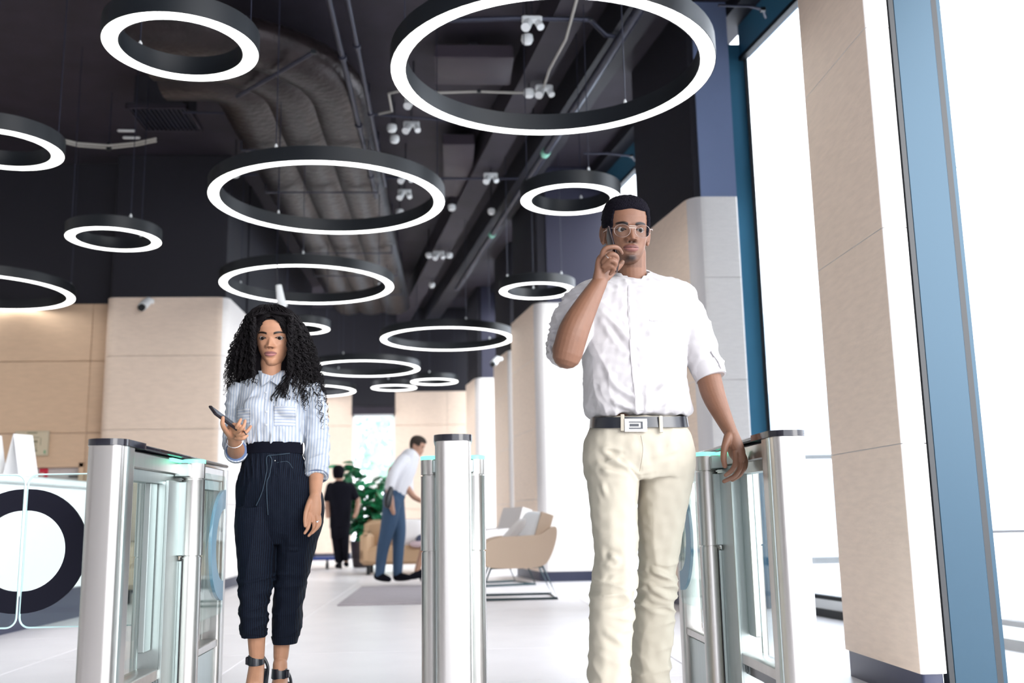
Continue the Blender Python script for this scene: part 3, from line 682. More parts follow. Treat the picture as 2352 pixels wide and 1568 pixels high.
# pale trees outside the back window
def tree(x, y, h, lab):
    t = thing('tree', lab, 'tree', (x, y, 0))
    MB().tube([(x, y, 0), (x+.1, y, h*.5), (x, y, h*.8)], [.16, .12, .05], 8).build('trunk', mat('pale_bark', (.3, .28, .25), .8), t)
    mb = MB(); r_ = np.random.default_rng(int(x*10+99))
    for k in range(700):
        d_ = nrm(r_.normal(size=3))*r_.uniform(.5, 1)**.5*h*.33; p = np.array([x, y, h*.72])+d_*np.array([1, 1, 1.1]); a_ = nrm(r_.normal(size=3))*.16; b_ = nrm(np.cross(a_, r_.normal(size=3)))*.12
        mb.add([p-a_, p-b_, p+a_, p+b_], [(0, 1, 2, 3)])
    mb.build('crown', mat('pale_foliage', (.30, .48, .36), .7), t, False)['kind'] = 'stuff'
tree(-2.6, 33, 6.0, 'pale tree outside seen through the left of the back window'); tree(-1.9, 40, 5.2, 'pale tree farther outside the back window, right of the other')
# pale office blocks outside
def block(x, y, w_, d_, h, lab):
    t = thing('building', lab, 'building', (x, y, 0))
    MB().box((x, y, h/2), (w_, d_, h)).build('wall', M['ext'], t)
    bl = mat('pale_window', (.45, .58, .70), .2)
    for i in range(5):
        for j in range(3): MB().box((x-w_*.5+(i+.5)*w_/5, y-d_/2-.02, 1.2+j*2.6), (w_*.12, .05, 1.5)).build('window', bl, t, False)
block(11.5, 34, 9, 6, 9, 'pale building outside, seen low behind the right gate')
# ================= people =================
def fuse(mb, voxel, smooth=3):
    """fuse overlapping closed shells into one continuous surface"""
    me = mb.mesh('raw'); o = bpy.data.objects.new('raw', me); col.objects.link(o)
    r = o.modifiers.new('r', 'REMESH'); r.mode = 'VOXEL'; r.voxel_size = voxel; r.use_smooth_shade = True
    if smooth: q = o.modifiers.new('s', 'SMOOTH'); q.factor = .5; q.iterations = smooth
    dg = bpy.context.evaluated_depsgraph_get(); dg.update()
    out = bpy.data.meshes.new_from_object(o.evaluated_get(dg)); bpy.data.objects.remove(o); bpy.data.meshes.remove(me)
    out.polygons.foreach_set('use_smooth', [True]*len(out.polygons)); return out
def vco(me): a = np.empty(len(me.vertices)*3); me.vertices.foreach_get('co', a); return a.reshape(-1, 3)
def vno(me): a = np.empty(len(me.vertices)*3); me.vertex_normals.foreach_get('vector', a); return a.reshape(-1, 3)
def setco(me, P): me.vertices.foreach_set('co', P.ravel()); me.update()
def tone(me, C):
    a = me.color_attributes.new('tone', 'FLOAT_COLOR', 'POINT'); a.data.foreach_set('color', np.c_[C, np.ones(len(C))].ravel().astype(np.float32))
class Waves:
    def __init__(s, seed, lam, A=None, n=9):
        r = np.random.default_rng(seed); d = r.normal(size=(n, 3)); d /= np.linalg.norm(d, axis=1)[:, None]
        s.k = d*(2*PI/lam)*r.uniform(.6, 1.5, (n, 1)); s.k = s.k if A is None else s.k*np.asarray(A); s.p = r.uniform(0, 6.28, n); s.n = n
    def __call__(s, P): return np.sin(P@s.k.T+s.p).sum(1)/math.sqrt(s.n)
def ridge(x): return 1-np.abs(np.tanh(x))*2
def folds(P, N, L):
    """L: (pixel/depth end points, width m, height m) -> creases along segments"""
    D = np.zeros(len(P))
    for (a, b, wd, h) in L:
        ab = b-a; t = np.clip(((P-a)@ab)/(ab@ab), 0, 1); q = np.linalg.norm(P-(a+t[:, None]*ab), axis=1)
        e = np.sin(PI*np.clip(t, .04, .96))**.6
        D += h*e*(np.exp(-(q/wd)**2)-.55*np.exp(-((q-1.9*wd)/wd)**2))
    return D
def ell(uL, uR, v, Y, dep, pw=2.3, n=56, yaw=0.):
    a, b = W(uL, v, Y), W(uR, v, Y); c = (a+b)/2; h = abs(b[0]-a[0])/2; t = np.linspace(0, 2*PI, n, endpoint=False)
    x = np.sign(np.cos(t))*np.abs(np.cos(t))**(2/pw)*h; y = np.sign(np.sin(t))*np.abs(np.sin(t))**(2/pw)*dep
    if yaw: x, y = x*math.cos(yaw)-y*math.sin(yaw), x*math.sin(yaw)+y*math.cos(yaw)
    return np.c_[x, y, 0*x]+c
def rows(mb, R, **k): return mb.loft([ell(r[1], r[2], r[0], r[3], r[4], **k) for r in R[::-1]])
def dense(R, n=4):
    """interpolate section rows smoothly"""
    R = np.array(R, float); t = np.arange(len(R)); tt = np.linspace(0, len(R)-1, (len(R)-1)*n+1); out = []
    for c in range(R.shape[1]):
        y = R[:, c]; m = np.gradient(y); i = np.minimum(tt.astype(int), len(R)-2); f = tt-i
        out.append((2*f**3-3*f**2+1)*y[i]+(f**3-2*f**2+f)*m[i]+(-2*f**3+3*f**2)*y[i+1]+(f**3-f**2)*m[i+1])
    return np.array(out).T
def chain(mb, pts, rad, rad2=None, ref=None, n=16, k=4, ends=True):
    """limb through (u, v, depth) joints, smoothly bent and tapered"""
    P = np.array([W(*p) for p in pts]); Rr = np.c_[P, rad, rad2 if rad2 is not None else rad]; D = dense(Rr, k)
    return mb.tube(D[:, :3], D[:, 3], n, r2=D[:, 4], ref=ref, round_ends=ends)

# ---- head ----
def smooth(a, b, x): t = np.clip((x-a)/(b-a), 0, 1); return t*t*(3-2*t)
HZ = np.array([0, .004, .012, .03, .05, .07, .09, .115, .14, .165, .19, .21, .225, .233, .236])
PRO = {'m': (np.array([.012, .026, .037, .051, .060, .066, .070, .0735, .0755, .0765, .073, .062, .045, .024, .004]),
             np.array([.060, .080, .089, .093, .090, .090, .089, .086, .091, .091, .083, .069, .049, .026, .004]),
             np.array([.010, .000, -.006, .010, .040, .066, .082, .094, .100, .101, .094, .078, .054, .028, .004])),
       'w': (np.array([.010, .021, .030, .0435, .053, .061, .0665, .070, .0715, .071, .067, .057, .041, .022, .004]),
             np.array([.062, .078, .086, .089, .087, .087, .086, .084, .089, .090, .082, .068, .048, .026, .004]),
             np.array([.010, .000, -.006, .008, .036, .060, .078, .090, .096, .097, .090, .075, .052, .027, .004]))}
ZM = {'m': .0540, 'w': .0538}
def features(x, z, g):
    G = lambda cx, cz, sx, sz, a: a*np.exp(-((np.abs(x)-cx)/sx)**2-((z-cz)/sz)**2)
    C = lambda cz, sx, sz, a: a*np.exp(-(np.abs(x)/sx)**4-((z-cz)/sz)**2)
    zt = .084; up_ = np.clip((.126-z)/(.126-zt), 0, 1); amp = .0255*up_**1.25*(z >= zt)+.0255*np.exp(-((z-zt)/.0048)**2)*(z < zt)
    sg = (.0062+.0050*up_)*(1.22 if g == 'm' else 1.05)
    d = amp*np.exp(-(x/sg)**2)
    d += G(.0160 if g == 'm' else .0130, .0815, .0068, .0064, .0110)
    d -= G(.0075, .0758, .0034, .0030, .0065)
    lw = .0262 if g == 'm' else .0225; zm = ZM[g]
    en = np.clip(1-(np.abs(x)/lw)**2, 0, 1)**.55; cup = .0010*np.exp(-(x/.0045)**2)
    d += .0066*en*np.exp(-((z-zm-.0056*en+cup)/(.0052*en+.0008))**2)+.0082*en*np.exp(-((z-zm+.0064*en)/(.0062*en+.0008))**2)
    d -= (en**.3)*np.exp(-((z-zm-.0006*np.cos(x/.006))/.0013)**2)*.0024*(np.abs(x) < lw*1.1)
    d += .0030*np.exp(-(x/.034)**2-((z-zm)/.016)**2)
    d -= C(zm-.0185, .015, .0045, .0030); d += C(.020, .018, .013, .0045)
    d += G(.040, .092, .017, .017, .0045); d -= G(.0315, .1175, .0135, .0100, .0085); d += G(.027, .1365, .019, .0065, .0042 if g == 'm' else .002)
    d -= G(.0, .071, .0035, .004, .0012)
    # lids: swell over the eyeball, an almond opening cut into it
    dx = np.abs(x)-.0318; dz = z-.1170
    d += .0050*np.exp(-(dx/.0135)**2-(dz/.0095)**2)
    op = np.clip(1-(np.abs(dx)/.0142)**2, 0, 1); hu, hl = .0043*op, .0034*op
    inside = (smooth(-.0006, .0010, hu-dz)*smooth(-.0006, .0010, hl+dz))*(np.abs(dx) < .0142)
    d -= .0095*inside; d += .0016*np.exp(-((dz-hu-.0022)/.0012)**2)*(np.abs(dx) < .0135)
    return d, inside
class Head:
    def __init__(s, g, sc, eye, rot, wid=1.):
        """eye: world point between the eyes"""
        s.g, s.sc, s.wid = g, sc, wid
        from mathutils import Euler
        s.R = np.array(Euler(rot, 'XYZ').to_matrix()); s.o = np.asarray(eye)-s.R@(np.array([0, -.085, .117])*sc)
    def tw(s, P): return (np.asarray(P)*np.array([s.wid, 1, 1])*s.sc)@s.R.T+s.o
    def loc(s, P): return ((np.asarray(P)-s.o)@s.R)/s.sc/np.array([s.wid, 1, 1])
    def grid(s, nz=170, na=168):
        w_, f_, b_ = PRO[s.g]; zz = np.concatenate([np.linspace(0, .04, 26)[:-1], np.linspace(.04, .145, 98)[:-1], np.linspace(.145, .236, nz-122)])
        tt = np.linspace(0, 1, na//2+1); ha = PI*(tt**1.35); a = np.concatenate([-ha[::-1][:-1], ha[1:]]); a = a[:-1] if abs(a[0]+a[-1]) < 1e-9 else a
        a = np.concatenate([ha, -ha[1:-1][::-1]])
        V = []; I = []
        for z in zz:
            w, f, b = np.interp(z, HZ, w_), np.interp(z, HZ, f_), np.interp(z, HZ, b_)
            yc = .004 if z > .03 else .004-.02*(1-z/.03)
            sx, cx_ = np.sin(a), np.cos(a); n_ = 2.25
            x = w*np.sign(sx)*np.abs(sx)**(2/n_); y = np.where(cx_ > 0, yc-(f+yc)*np.abs(cx_)**(2/n_), yc+(b-yc)*np.abs(cx_)**(2/2.1))
            d, ins = features(x, z, s.g); m = smooth(.15, .55, cx_); y = y-d*m
            V.append(np.c_[x, y, np.full(len(a), z)]); I.append(ins*m)
        return np.array(V), np.array(I)
    def add(s, mb):
        V, I = s.grid(); s.V = V; mb.loft([s.tw(v) for v in V]); return mb
    def surf(s, x, z):
        k = np.argmin(np.abs(s.V[:, 0, 2]-z)); r = s.V[k]; r = r[r[:, 1] < 0]; return np.interp(x, *zip(*sorted(zip(r[:, 0], r[:, 1]))))
    def ear(s, mb, side, out=.35):
        c = np.array([side*.0770, .008, .108]); P = []
        A = np.array([0, math.cos(out), 0])+np.array([side*math.sin(out), 0, 0]); U = np.array([0, .12, 1.]); U /= np.linalg.norm(U); Nn = np.cross(A, U)*(1 if side > 0 else 1)
        t = np.linspace(0, 2*PI, 26, endpoint=False)
        rim = [c+A*(.006+.016*math.cos(q)*(1 if math.sin(q) > -.3 else .75))+U*(.030*math.sin(q)+.002) for q in t]
        mb.tube([s.tw(p) for p in rim], .0042*s.sc, 8, closed=True, ref=s.R@A)
        mb.tube([s.tw(c+A*(.004+.0085*math.cos(q))+U*(.016*math.sin(q)-.002)) for q in t], .003*s.sc, 6, closed=True, ref=s.R@A)
        # thin bowl behind the rim, and the lobe
        mb.loft([np.array([s.tw(c+A*(.005+k*.014*math.cos(q))+U*(k*.028*math.sin(q)+.001)+Nn*o) for q in t]) for k, o in ((.3, -.003), (1, -.002), (1, .002), (.3, .002))])
        mb.sphere(s.tw(c+A*.002-U*.028), (.0065*s.sc, .0065*s.sc, .008*s.sc), 12, 8)
        mb.tube([s.tw(c+np.array([-side*.008, .004, -.02])), s.tw(c+np.array([-side*.008, .004, .02]))], .010*s.sc, 10, round_ends=True)
    def cap(s, th, mask, bumpf=None, name='hair', m=None, parent=None, push=None):
        """hair: the skull surface lifted by th where mask(x, y, z) > 0, sunk below the skin elsewhere"""
        V = s.V.reshape(-1, 3); k = mask(V[:, 0], V[:, 1], V[:, 2]); c = np.array([0, .005, .12]); d = V-c; d /= np.linalg.norm(d, axis=1)[:, None]
        h = k*th-(1-k)*.006
        if bumpf is not None: h = h+bumpf(V)*k
        P = s.tw(V+d*h[:, None]); n = s.V.shape[1]; mb = MB().loft(list(P.reshape(s.V.shape[0], n, 3)))
        return mb.build(name, m, parent, 'all')
    def eyes(s, parent, gaze, iris=(.020, .010, .006)):
        for sd_ in (-1, 1):
            x, z = sd_*.0318, .1168; y = s.surf(sd_*.0318, .1275)+.0095+.001
            r = .0122; mb = MB().sphere((0, 0, 0), r, 36, 26); me = mb.mesh('eye', 'all'); P = vco(me)
            gd = nrm(gaze); ang = np.arccos(np.clip((P/np.linalg.norm(P, axis=1)[:, None])@gd, -1, 1))
            C = np.where((ang < .30)[:, None], (.002, .002, .002), np.where((ang < .64)[:, None], iris, (.30, .275, .26))); 
            C = np.where(((ang >= .56) & (ang < .64))[:, None], (.012, .008, .006), C)
            tone(me, C); setco(me, s.tw(P+np.array([x, y, z])))
            mesh_obj('eye', me, M['eye'], parent)
M['eye'] = mat('eye_surface', (.6, .6, .6), .3, attr=True, spec=.12)
def skin_tone(me, hd, base, lip, brow, beard=None, palm=None):
    P = vco(me); L = hd.loc(P); x, y, z = L.T; n = len(P)
    C = np.tile(np.array(base), (n, 1)); wv = Waves(3, .03)(P)[:, None]*.03; C = C*(1+wv)
    face = (y < -.045) & (z > -.01) & (z < .25) & (np.abs(x) < .09)
    def mix(k, c): nonlocal C; k = (np.asarray(k)*face)[:, None]; C = C*(1-k)+np.array(c)*k
    g = hd.g; lw = .0262 if g == 'm' else .0225; zm = ZM[g]
    mix(.35*np.exp(-((np.abs(x)-.0318)/.016)**2-((z-.1175)/.011)**2), np.array(base)*.45)             # darker lids
    env = np.clip(1-(np.abs(x)/(lw*1.04))**2, 0, 1)**.6
    up_ = smooth(-.0010, .0010, zm+(.0112 if g == 'm' else .0092)*env*(1-.16*np.exp(-(x/.004)**2))-z)*smooth(-.0008, .0008, z-zm)
    lo = smooth(-.0010, .0010, z-(zm-(.0142 if g == 'm' else .0125)*env))*smooth(-.0008, .0008, zm+.0006-z)
    mix(up_*(env > .05), np.array(lip)*.62); mix(lo*(env > .05), lip)
    mix(np.exp(-((z-zm)/.0010)**2)*(np.abs(x) < lw*1.05)*.9, np.array(base)*.15)
    bx = (np.abs(x)-.0320)/.0205; arch = (.1395 if g == 'm' else .1405)-.0045*bx**2+.0014*bx; th = (.0046 if g == 'm' else .0040)*np.clip(1.15-.45*(bx+.3), .45, 1.1)
    mix(smooth(1.6, .5, np.abs(z-arch)/th)*smooth(1.05, .85, np.abs(bx)), brow)
    dx = (np.abs(x)-.0318)/.0150; dz = z-.1170; op = np.clip(1-dx**2, 0, 1)
    mix(np.exp(-((dz-.0046*op-.0002)/.0017)**2)*(np.abs(dx) < 1.05)*1.0, (.012, .008, .008))           # lash line
    mix(np.exp(-((dz+.0037*op)/.0010)**2)*(np.abs(dx) < 1.0)*.5, np.array(base)*.3)
    mix(.8*np.exp(-((np.abs(x)-.0065)/.0035)**2-((z-.0757)/.0026)**2), np.array(base)*.08)
    if beard is not None:
        jaw = smooth(.060, .035, z)*smooth(.0, .3, 1-np.abs(x)/.08)*.25; mix(jaw, beard)
        nz_ = Waves(8, .006)(P)*.25
        mix(np.clip(.95*np.exp(-(x/.020)**4-((z-.018)/.013)**2)+nz_*.1, 0, 1), beard)
        mix(.55*np.exp(-(np.abs(x)/.024)**4-((z-.0715)/.0045)**2)*1.2, beard)
    tone(me, np.clip(C, .002, 1)); return C
def add_meshes(*mes):
    """join meshes into one"""
    V = []; Fc = []; n = 0
    for me in mes:
        V.append(vco(me)); Fc += [tuple(i+n for i in p.vertices) for p in me.polygons]; n += len(me.vertices)
    o = bpy.data.meshes.new('body'); o.from_pydata(np.vstack(V).tolist(), [], Fc); o.polygons.foreach_set('use_smooth', [True]*len(o.polygons)); o.update(); return o
M['skin'] = mat('skin', (.3, .15, .1), .48, attr=True, bump=.06, bscale=220, spec=.30)

# ---------------- the man on the phone ----------------
man = thing('person', 'man in white band-collar shirt and cream trousers talking on a phone', 'person', (.60, 3.38, 0))
HM = Head('m', 1.0, W(1450, 527, 3.265), (math.radians(9), math.radians(1.0), math.radians(3)), 1.02)
# skin body
b = MB()
rows(b, dense([(662, 1405, 1500, 3.405, .050), (690, 1345, 1560, 3.40, .085), (760, 1355, 1560, 3.38, .10), (900, 1365, 1560, 3.38, .09), (975, 1380, 1550, 3.38, .09), (1090, 1370, 1570, 3.38, .09)]))
chain(b, [(1453, 655, 3.39), (1450, 620, 3.375), (1450, 580, 3.365)], [.055, .0520, .051], [.058, .058, .060], ref=(1, 0, 0), n=24)
for s_ in ((1405, 1412, 1400, 3.30, 3.24), (1520, 1508, 1492, 3.42, 3.52)):
    chain(b, [(s_[0], 1080, 3.37), (s_[1], 1290, s_[3]), (s_[2], 1560, s_[4]), (s_[2], 1690, s_[4])], [.07, .05, .04, .035])
# right arm (phone)
chain(b, [(1350, 705, 3.36), (1317, 752, 3.26), (1303, 806, 3.15)], [.042, .044, .050])
chain(b, [(1303, 812, 3.145), (1318, 760, 3.14), (1345, 705, 3.16), (1376, 650, 3.19)], [.049, .050, .040, .0265], [.047, .048, .038, .030], n=22)
chain(b, [(1375, 655, 3.19), (1383, 625, 3.185), (1388, 598, 3.18), (1396, 586, 3.175)], [.028, .034, .036, .026], [.024, .020, .018, .014], ref=(.7, .55, .2), n=20)
chain(b, [(1381, 596, 3.16), (1388, 573, 3.145), (1408, 567, 3.142), (1421, 571, 3.15), (1428, 581, 3.165)], [.0098, .0090, .0085, .0078, .0066], n=12)
chain(b, [(1386, 602, 3.150), (1402, 584, 3.130), (1417, 590, 3.134), (1415, 606, 3.150)], [.0100, .0095, .0086, .0072], n=12)
chain(b, [(1387, 611, 3.152), (1402, 598, 3.132), (1415, 605, 3.136), (1407, 619, 3.150)], [.0096, .0090, .0082, .0070], n=12)
chain(b, [(1389, 621, 3.160), (1402, 612, 3.143), (1411, 618, 3.146), (1402, 629, 3.158)], [.0088, .0080, .0074, .0062], n=12)
chain(b, [(1392, 636, 3.205), (1408, 622, 3.222), (1421, 611, 3.222), (1429, 602, 3.220)], [.016, .0130, .0112, .0090], n=12)
# left arm
chain(b, [(1560, 712, 3.38), (1598, 775, 3.365), (1625, 860, 3.34)], [.040, .042, .042])
chain(b, [(1625, 855, 3.34), (1638, 905, 3.315), (1660, 955, 3.285), (1679, 994, 3.265)], [.043, .040, .030, .0215], [.043, .042, .033, .027], ref=(1, 0, 0), n=22)
chain(b, [(1678, 990, 3.268), (1686, 1018, 3.26), (1693, 1040, 3.255), (1697, 1052, 3.255)], [.021, .027, .026, .020], [.026, .030, .034, .028], ref=(1, .2, 0), n=20)
chain(b, [(1673, 1003, 3.25), (1664, 1030, 3.235), (1662, 1052, 3.228), (1665, 1070, 3.226)], [.016, .0120, .0104, .0082], n=12)
chain(b, [(1688, 1040, 3.228), (1689, 1063, 3.212), (1681, 1080, 3.205), (1667, 1091, 3.203)], [.0104, .0092, .0084, .0068], n=12)
chain(b, [(1697, 1044, 3.250), (1700, 1070, 3.240), (1688, 1092, 3.230), (1663, 1105, 3.226)], [.0104, .0094, .0086, .0068], n=12)
chain(b, [(1703, 1044, 3.272), (1708, 1070, 3.266), (1700, 1090, 3.258), (1682, 1102, 3.255)], [.0098, .0088, .0080, .0066], n=12)
chain(b, [(1706, 1040, 3.292), (1713, 1058, 3.290), (1711, 1075, 3.284), (1701, 1088, 3.280)], [.0086, .0078, .0072, .0060], n=12)
bm_ = fuse(b, .0026, 2)
hb = MB(); HM.add(hb); HM.ear(hb, 1, .62); HM.ear(hb, -1, .3)
me = add_meshes(bm_, hb.mesh('head'))
C = skin_tone(me, HM, (.170, .082, .050), (.20, .080, .068), (.006, .004, .004), beard=(.008, .005, .005))
body = mesh_obj('body', me, M['skin'], man)
nail = mat('nail', (.62, .36, .30), .3)
HM.eyes(man, (.17, -1, -.05))
# short hair
def hl_man(x, y, z):
    ax = np.abs(x); top = .1895-.006*smooth(.0, .045, ax)
    side = .128-.030*smooth(-.035, -.050, y)*smooth(-.066, -.052, y)-.075*smooth(.030, .060, y)
    k = np.maximum(smooth(.052, .060, ax)*smooth(-.072, -.058, y), smooth(-.060, -.045, y))
    return smooth(-.002, .003, z-(top*(1-k)+side*k))
wv = Waves(5, .006, n=14)
HM.cap(.0060, hl_man, lambda V: .0012*wv(V)+.0075*smooth(.17, .225, V[:, 2]), 'hair', mat('short_black_hair', (.006, .005, .009), .95, spec=.1, bump=.8, bscale=300), man)
# glasses
M['lens'] = glass_mat('lens_glass', (.97, .97, .97), .06, .1)
gm = mat('pale_gold_wire', (.38, .30, .27), .3, 1.)
gy = HM.surf(0, .125)-.014
gl = MB()
for sd_ in (-1, 1):
    P = [np.array([sd_*.0350+.0270*math.cos(a), gy-.002+.006*abs(math.cos(a))*(1 if math.cos(a)*sd_ > 0 else -.2), .1108+.0232*math.sin(a)*(1-.08*(math.sin(a) > 0))]) for a in np.linspace(0, 2*PI, 29)[:-1]]
    gl.tube([HM.tw(p) for p in P], .0008, 6, closed=True, ref=(0, 1, 0))
    gl.tube([HM.tw(p) for p in ((sd_*.0610, gy+.004, .117), (sd_*.069, gy+.008, .1185), (sd_*.0765, gy+.03, .1185), (sd_*.078, .0, .1175), (sd_*.077, .018, .110))], .0013, 6)
for z in (.1262, .1200): gl.tube([HM.tw((x_, gy-.004, z)) for x_ in (-.012, -.005, .005, .012)], .0011, 6)
G_ = gl.build('glasses_frame', gm, man)
for sd_ in (-1, 1):
    t = np.linspace(0, 2*PI, 20, endpoint=False); c0 = np.array([sd_*.0350, gy-.001, .1108])
    MB().loft([np.array([HM.tw(c0+np.array([.0262*math.cos(a), o+.004*abs(math.cos(a)), .0215*math.sin(a)])) for a in t]) for o in (0, .001)]).build('lens', M['lens'], G_, False)
sy = HM.tw((.0755, .008, .0745)); MB().sphere(sy, (.0028,)*3, 10, 8).build('earring', M['steel'], man)
# phone
pa, pb = W(1395, 528, 3.235), W(1419, 618, 3.175); d_ = nrm(pb-pa); n_ = nrm(np.cross(d_, (0, 1, .15))); e_ = np.cross(n_, d_)
ph = thing('phone', 'dark phone the man holds to his right ear', 'phone', tuple((pa+pb)/2))
Rm = np.array([e_, d_, n_]).T
MB().box((pa+pb)/2, (.070, .146, .0085), R=Rm, bev=.003).build('shell', mat('phone_back', (.012, .008, .012), .45, spec=.3), ph)
MB().box((pa+pb)/2+n_*.0045, (.066, .142, .0012), R=Rm).build('screen', M['blackgl'], ph)
MB().box((pa+pb)/2+n_*0, (.0712, .1472, .003), R=Rm, bev=.001).build('edge', mat('phone_edge', (.35, .25, .22), .25, .9), ph)
def loop(c, ax, r, th, name, m, parent):
    ax = nrm(ax); x = nrm(np.cross(ax, (.1, .2, 1))); y = np.cross(ax, x)
    return MB().tube([c+x*math.cos(a)*r+y*math.sin(a)*r for a in np.linspace(0, 2*PI, 29)[:-1]], th, 6, closed=True, ref=ax).build(name, m, parent)
loop(W(1397, 589, 3.137), W(1402, 584, 3.130)-W(1390, 597, 3.145), .0104, .0017, 'finger_ring', M['steel'], man)

# shirt
sh = MB()
rows(sh, dense([(621, 1424, 1486, 3.450, .022), (630, 1404, 1508, 3.442, .036), (643, 1362, 1548, 3.425, .062), (660, 1320, 1588, 3.400, .098), (690, 1306, 1600, 3.385, .125), (730, 1318, 1592, 3.375, .132), (775, 1332, 1578, 3.37, .135), (830, 1336, 1573, 3.37, .132), (880, 1340, 1576, 3.37, .130), (920, 1343, 1583, 3.37, .134), (945, 1350, 1584, 3.37, .136), (957, 1362, 1575, 3.37, .122)], 3), pw=2.5)
chain(sh, [(1345, 696, 3.375), (1324, 726, 3.34), (1310, 762, 3.29), (1296, 800, 3.235)], [.070, .074, .071, .063], n=26)
chain(sh, [(1556, 702, 3.375), (1583, 742, 3.37), (1602, 790, 3.36), (1622, 840, 3.345), (1633, 864, 3.335)], [.070, .068, .064, .057, .052], n=26, ends=False)
sm = fuse(sh, .0040, 4); P = vco(sm); N = vno(sm)
Wm = lambda u, v, Y=3.24: W(u, v, Y)
D = .0035*ridge(Waves(11, .16, (1, .4, .55))(P))+.0022*ridge(Waves(12, .08, (.8, .5, 1))(P))+.0010*Waves(13, .03)(P)
low = smooth(1.30, 1.10, P[:, 2])*(P[:, 0] < .86); D += low*.0065*ridge(Waves(14, .09, (1.2, .4, .25))(P))
arm = smooth(.84, .90, P[:, 0]); D += arm*.005*ridge(Waves(15, .06, (.5, .5, 1.2))(P))
arm2 = smooth(.46, .40, P[:, 0]); D += arm2*.004*ridge(Waves(16, .05, (.5, .5, 1.2))(P))
D += folds(P, N, [(Wm(1365, 700), Wm(1440, 800), .010, -.006), (Wm(1350, 790), Wm(1420, 900), .012, .007), (Wm(1350, 830), Wm(1400, 925), .010, -.006), (Wm(1370, 905), Wm(1470, 945), .010, .010),
   (Wm(1400, 880), Wm(1470, 920), .008, .006), (Wm(1560, 690), Wm(1535, 800), .011, .007), (Wm(1575, 700), Wm(1562, 800), .010, -.008), (Wm(1556, 860), Wm(1490, 920), .011, .007), (Wm(1560, 905), Wm(1500, 940), .008, -.006),
   (Wm(1330, 720, 3.2), Wm(1290, 770, 3.16), .010, .007), (Wm(1345, 740, 3.24), Wm(1352, 850), .010, -.007)])
setco(sm, P+N*D[:, None])
white = mat('white_linen', (.45, .43, .435), .82, bump=.08, bscale=420, sheen=.2)
shirt = mesh_obj('shirt', sm, white, man)
def on(me_obj, u, v, off=.0):
    """point where the line of sight (u, v) meets a garment"""
    o = Vector((0, 0, CAMH)); d = Vector(nrm(ray(u, v))); inv = WM(me_obj).inverted()
    ok, loc_, nr, ix = me_obj.ray_cast(inv @ o, (inv.to_3x3() @ d).normalized())
    if not ok: return None
    nr = np.array(nr)*(-1 if nr.dot(d) > 0 else 1); return np.array(WM(me_obj) @ loc_)+nr*off
def ribbon(obj, pxs, wd, th, name, m, parent, k=8, off=.001):
    """band of cloth laid along a garment through pixels"""
    Q = dense([list(p)+[0] for p in pxs], k); pts = [on(obj, q[0], q[1], off) for q in Q]; pts = [p for p in pts if p is not None]
    if len(pts) < 3: print('NO HIT', name, pxs[0]); return None
    return MB().tube(pts, wd/2, 10, r2=th/2, ref=(1, .02, 0) if abs(pts[0][2]-pts[-1][2]) > abs(pts[0][0]-pts[-1][0]) else (0, 0, 1)).build(name, m, parent)
bpy.context.view_layer.update()
ribbon(shirt, [(1452, 655), (1453, 720), (1457, 800), (1464, 880), (1468, 942)], .030, .0035, 'placket', white, shirt, 8, .0005)
ribbon(shirt, [(1492, 735), (1515, 738), (1550, 738), (1566, 736)], .006, .0028, 'pocket_edge', white, shirt, 5, .0002)
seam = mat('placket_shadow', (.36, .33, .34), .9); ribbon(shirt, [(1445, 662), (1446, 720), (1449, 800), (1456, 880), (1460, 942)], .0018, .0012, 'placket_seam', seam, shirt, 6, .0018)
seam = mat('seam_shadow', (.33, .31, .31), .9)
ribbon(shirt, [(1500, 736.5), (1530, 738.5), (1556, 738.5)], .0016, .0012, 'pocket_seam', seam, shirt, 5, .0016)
# band collar
cl = MB(); cc = (W(1452, 634, 3.385)); ring_o = []
for (h, k, dz) in ((0, 1.06, -.0), (.5, 1.0, .012), (1, .97, .028)):
    gp = .04+.42*h; t = np.linspace(-PI/2+gp, 1.5*PI-gp, 44)
    ring_o.append([cc+np.array([math.cos(a)*.0640*k, math.sin(a)*.064*k-.008*(1-h)*(math.sin(a) < 0)*abs(math.sin(a)), dz-.012+.026*math.sin(a)*.9-.008*(1 if math.sin(a) < -.7 else 0)]) for a in t])
V = []; n = 44
for r_ in ring_o: V += list(r_)
for r_ in ring_o: V += [p+nrm(np.array([p[0]-cc[0], p[1]-cc[1], 0]))*.004 for p in r_]
Fc = []
for k in range(2):
    for i in range(n-1): Fc.append((k*n+i, (k+1)*n+i, (k+1)*n+i+1, k*n+i+1)); Fc.append((3*n+k*n+i, 3*n+k*n+i+1, 3*n+(k+1)*n+i+1, 3*n+(k+1)*n+i))
for i in range(n-1): Fc.append((2*n+i, 5*n+i, 5*n+i+1, 2*n+i+1))
cl.add(V, Fc).build('collar', white, shirt, 'all')
# rolled cuff of the left sleeve, cuff behind the right elbow
ca, cb_ = W(1622, 838, 3.345), W(1634, 868, 3.333); dd = nrm(cb_-ca)
MB().tube([ca, (ca+cb_)/2, cb_], [.060, .0575, .0535], 28, ref=(1, 0, 0)).build('rolled_cuff', white, shirt)
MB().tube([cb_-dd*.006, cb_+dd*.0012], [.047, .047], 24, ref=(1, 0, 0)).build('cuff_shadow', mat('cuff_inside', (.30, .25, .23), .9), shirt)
ribbon(shirt, [(1634, 806), (1648, 826), (1657, 845)], .010, .003, 'sleeve_tab', white, shirt, 5, .004)
MB().tube([W(1276, 776, 3.24), W(1268, 790, 3.22), W(1263, 803, 3.20), W(1268, 812, 3.19)], [.010, .018, .016, .006], 12, r2=[.006, .008, .007, .004]).build('cuff_tip', white, shirt)

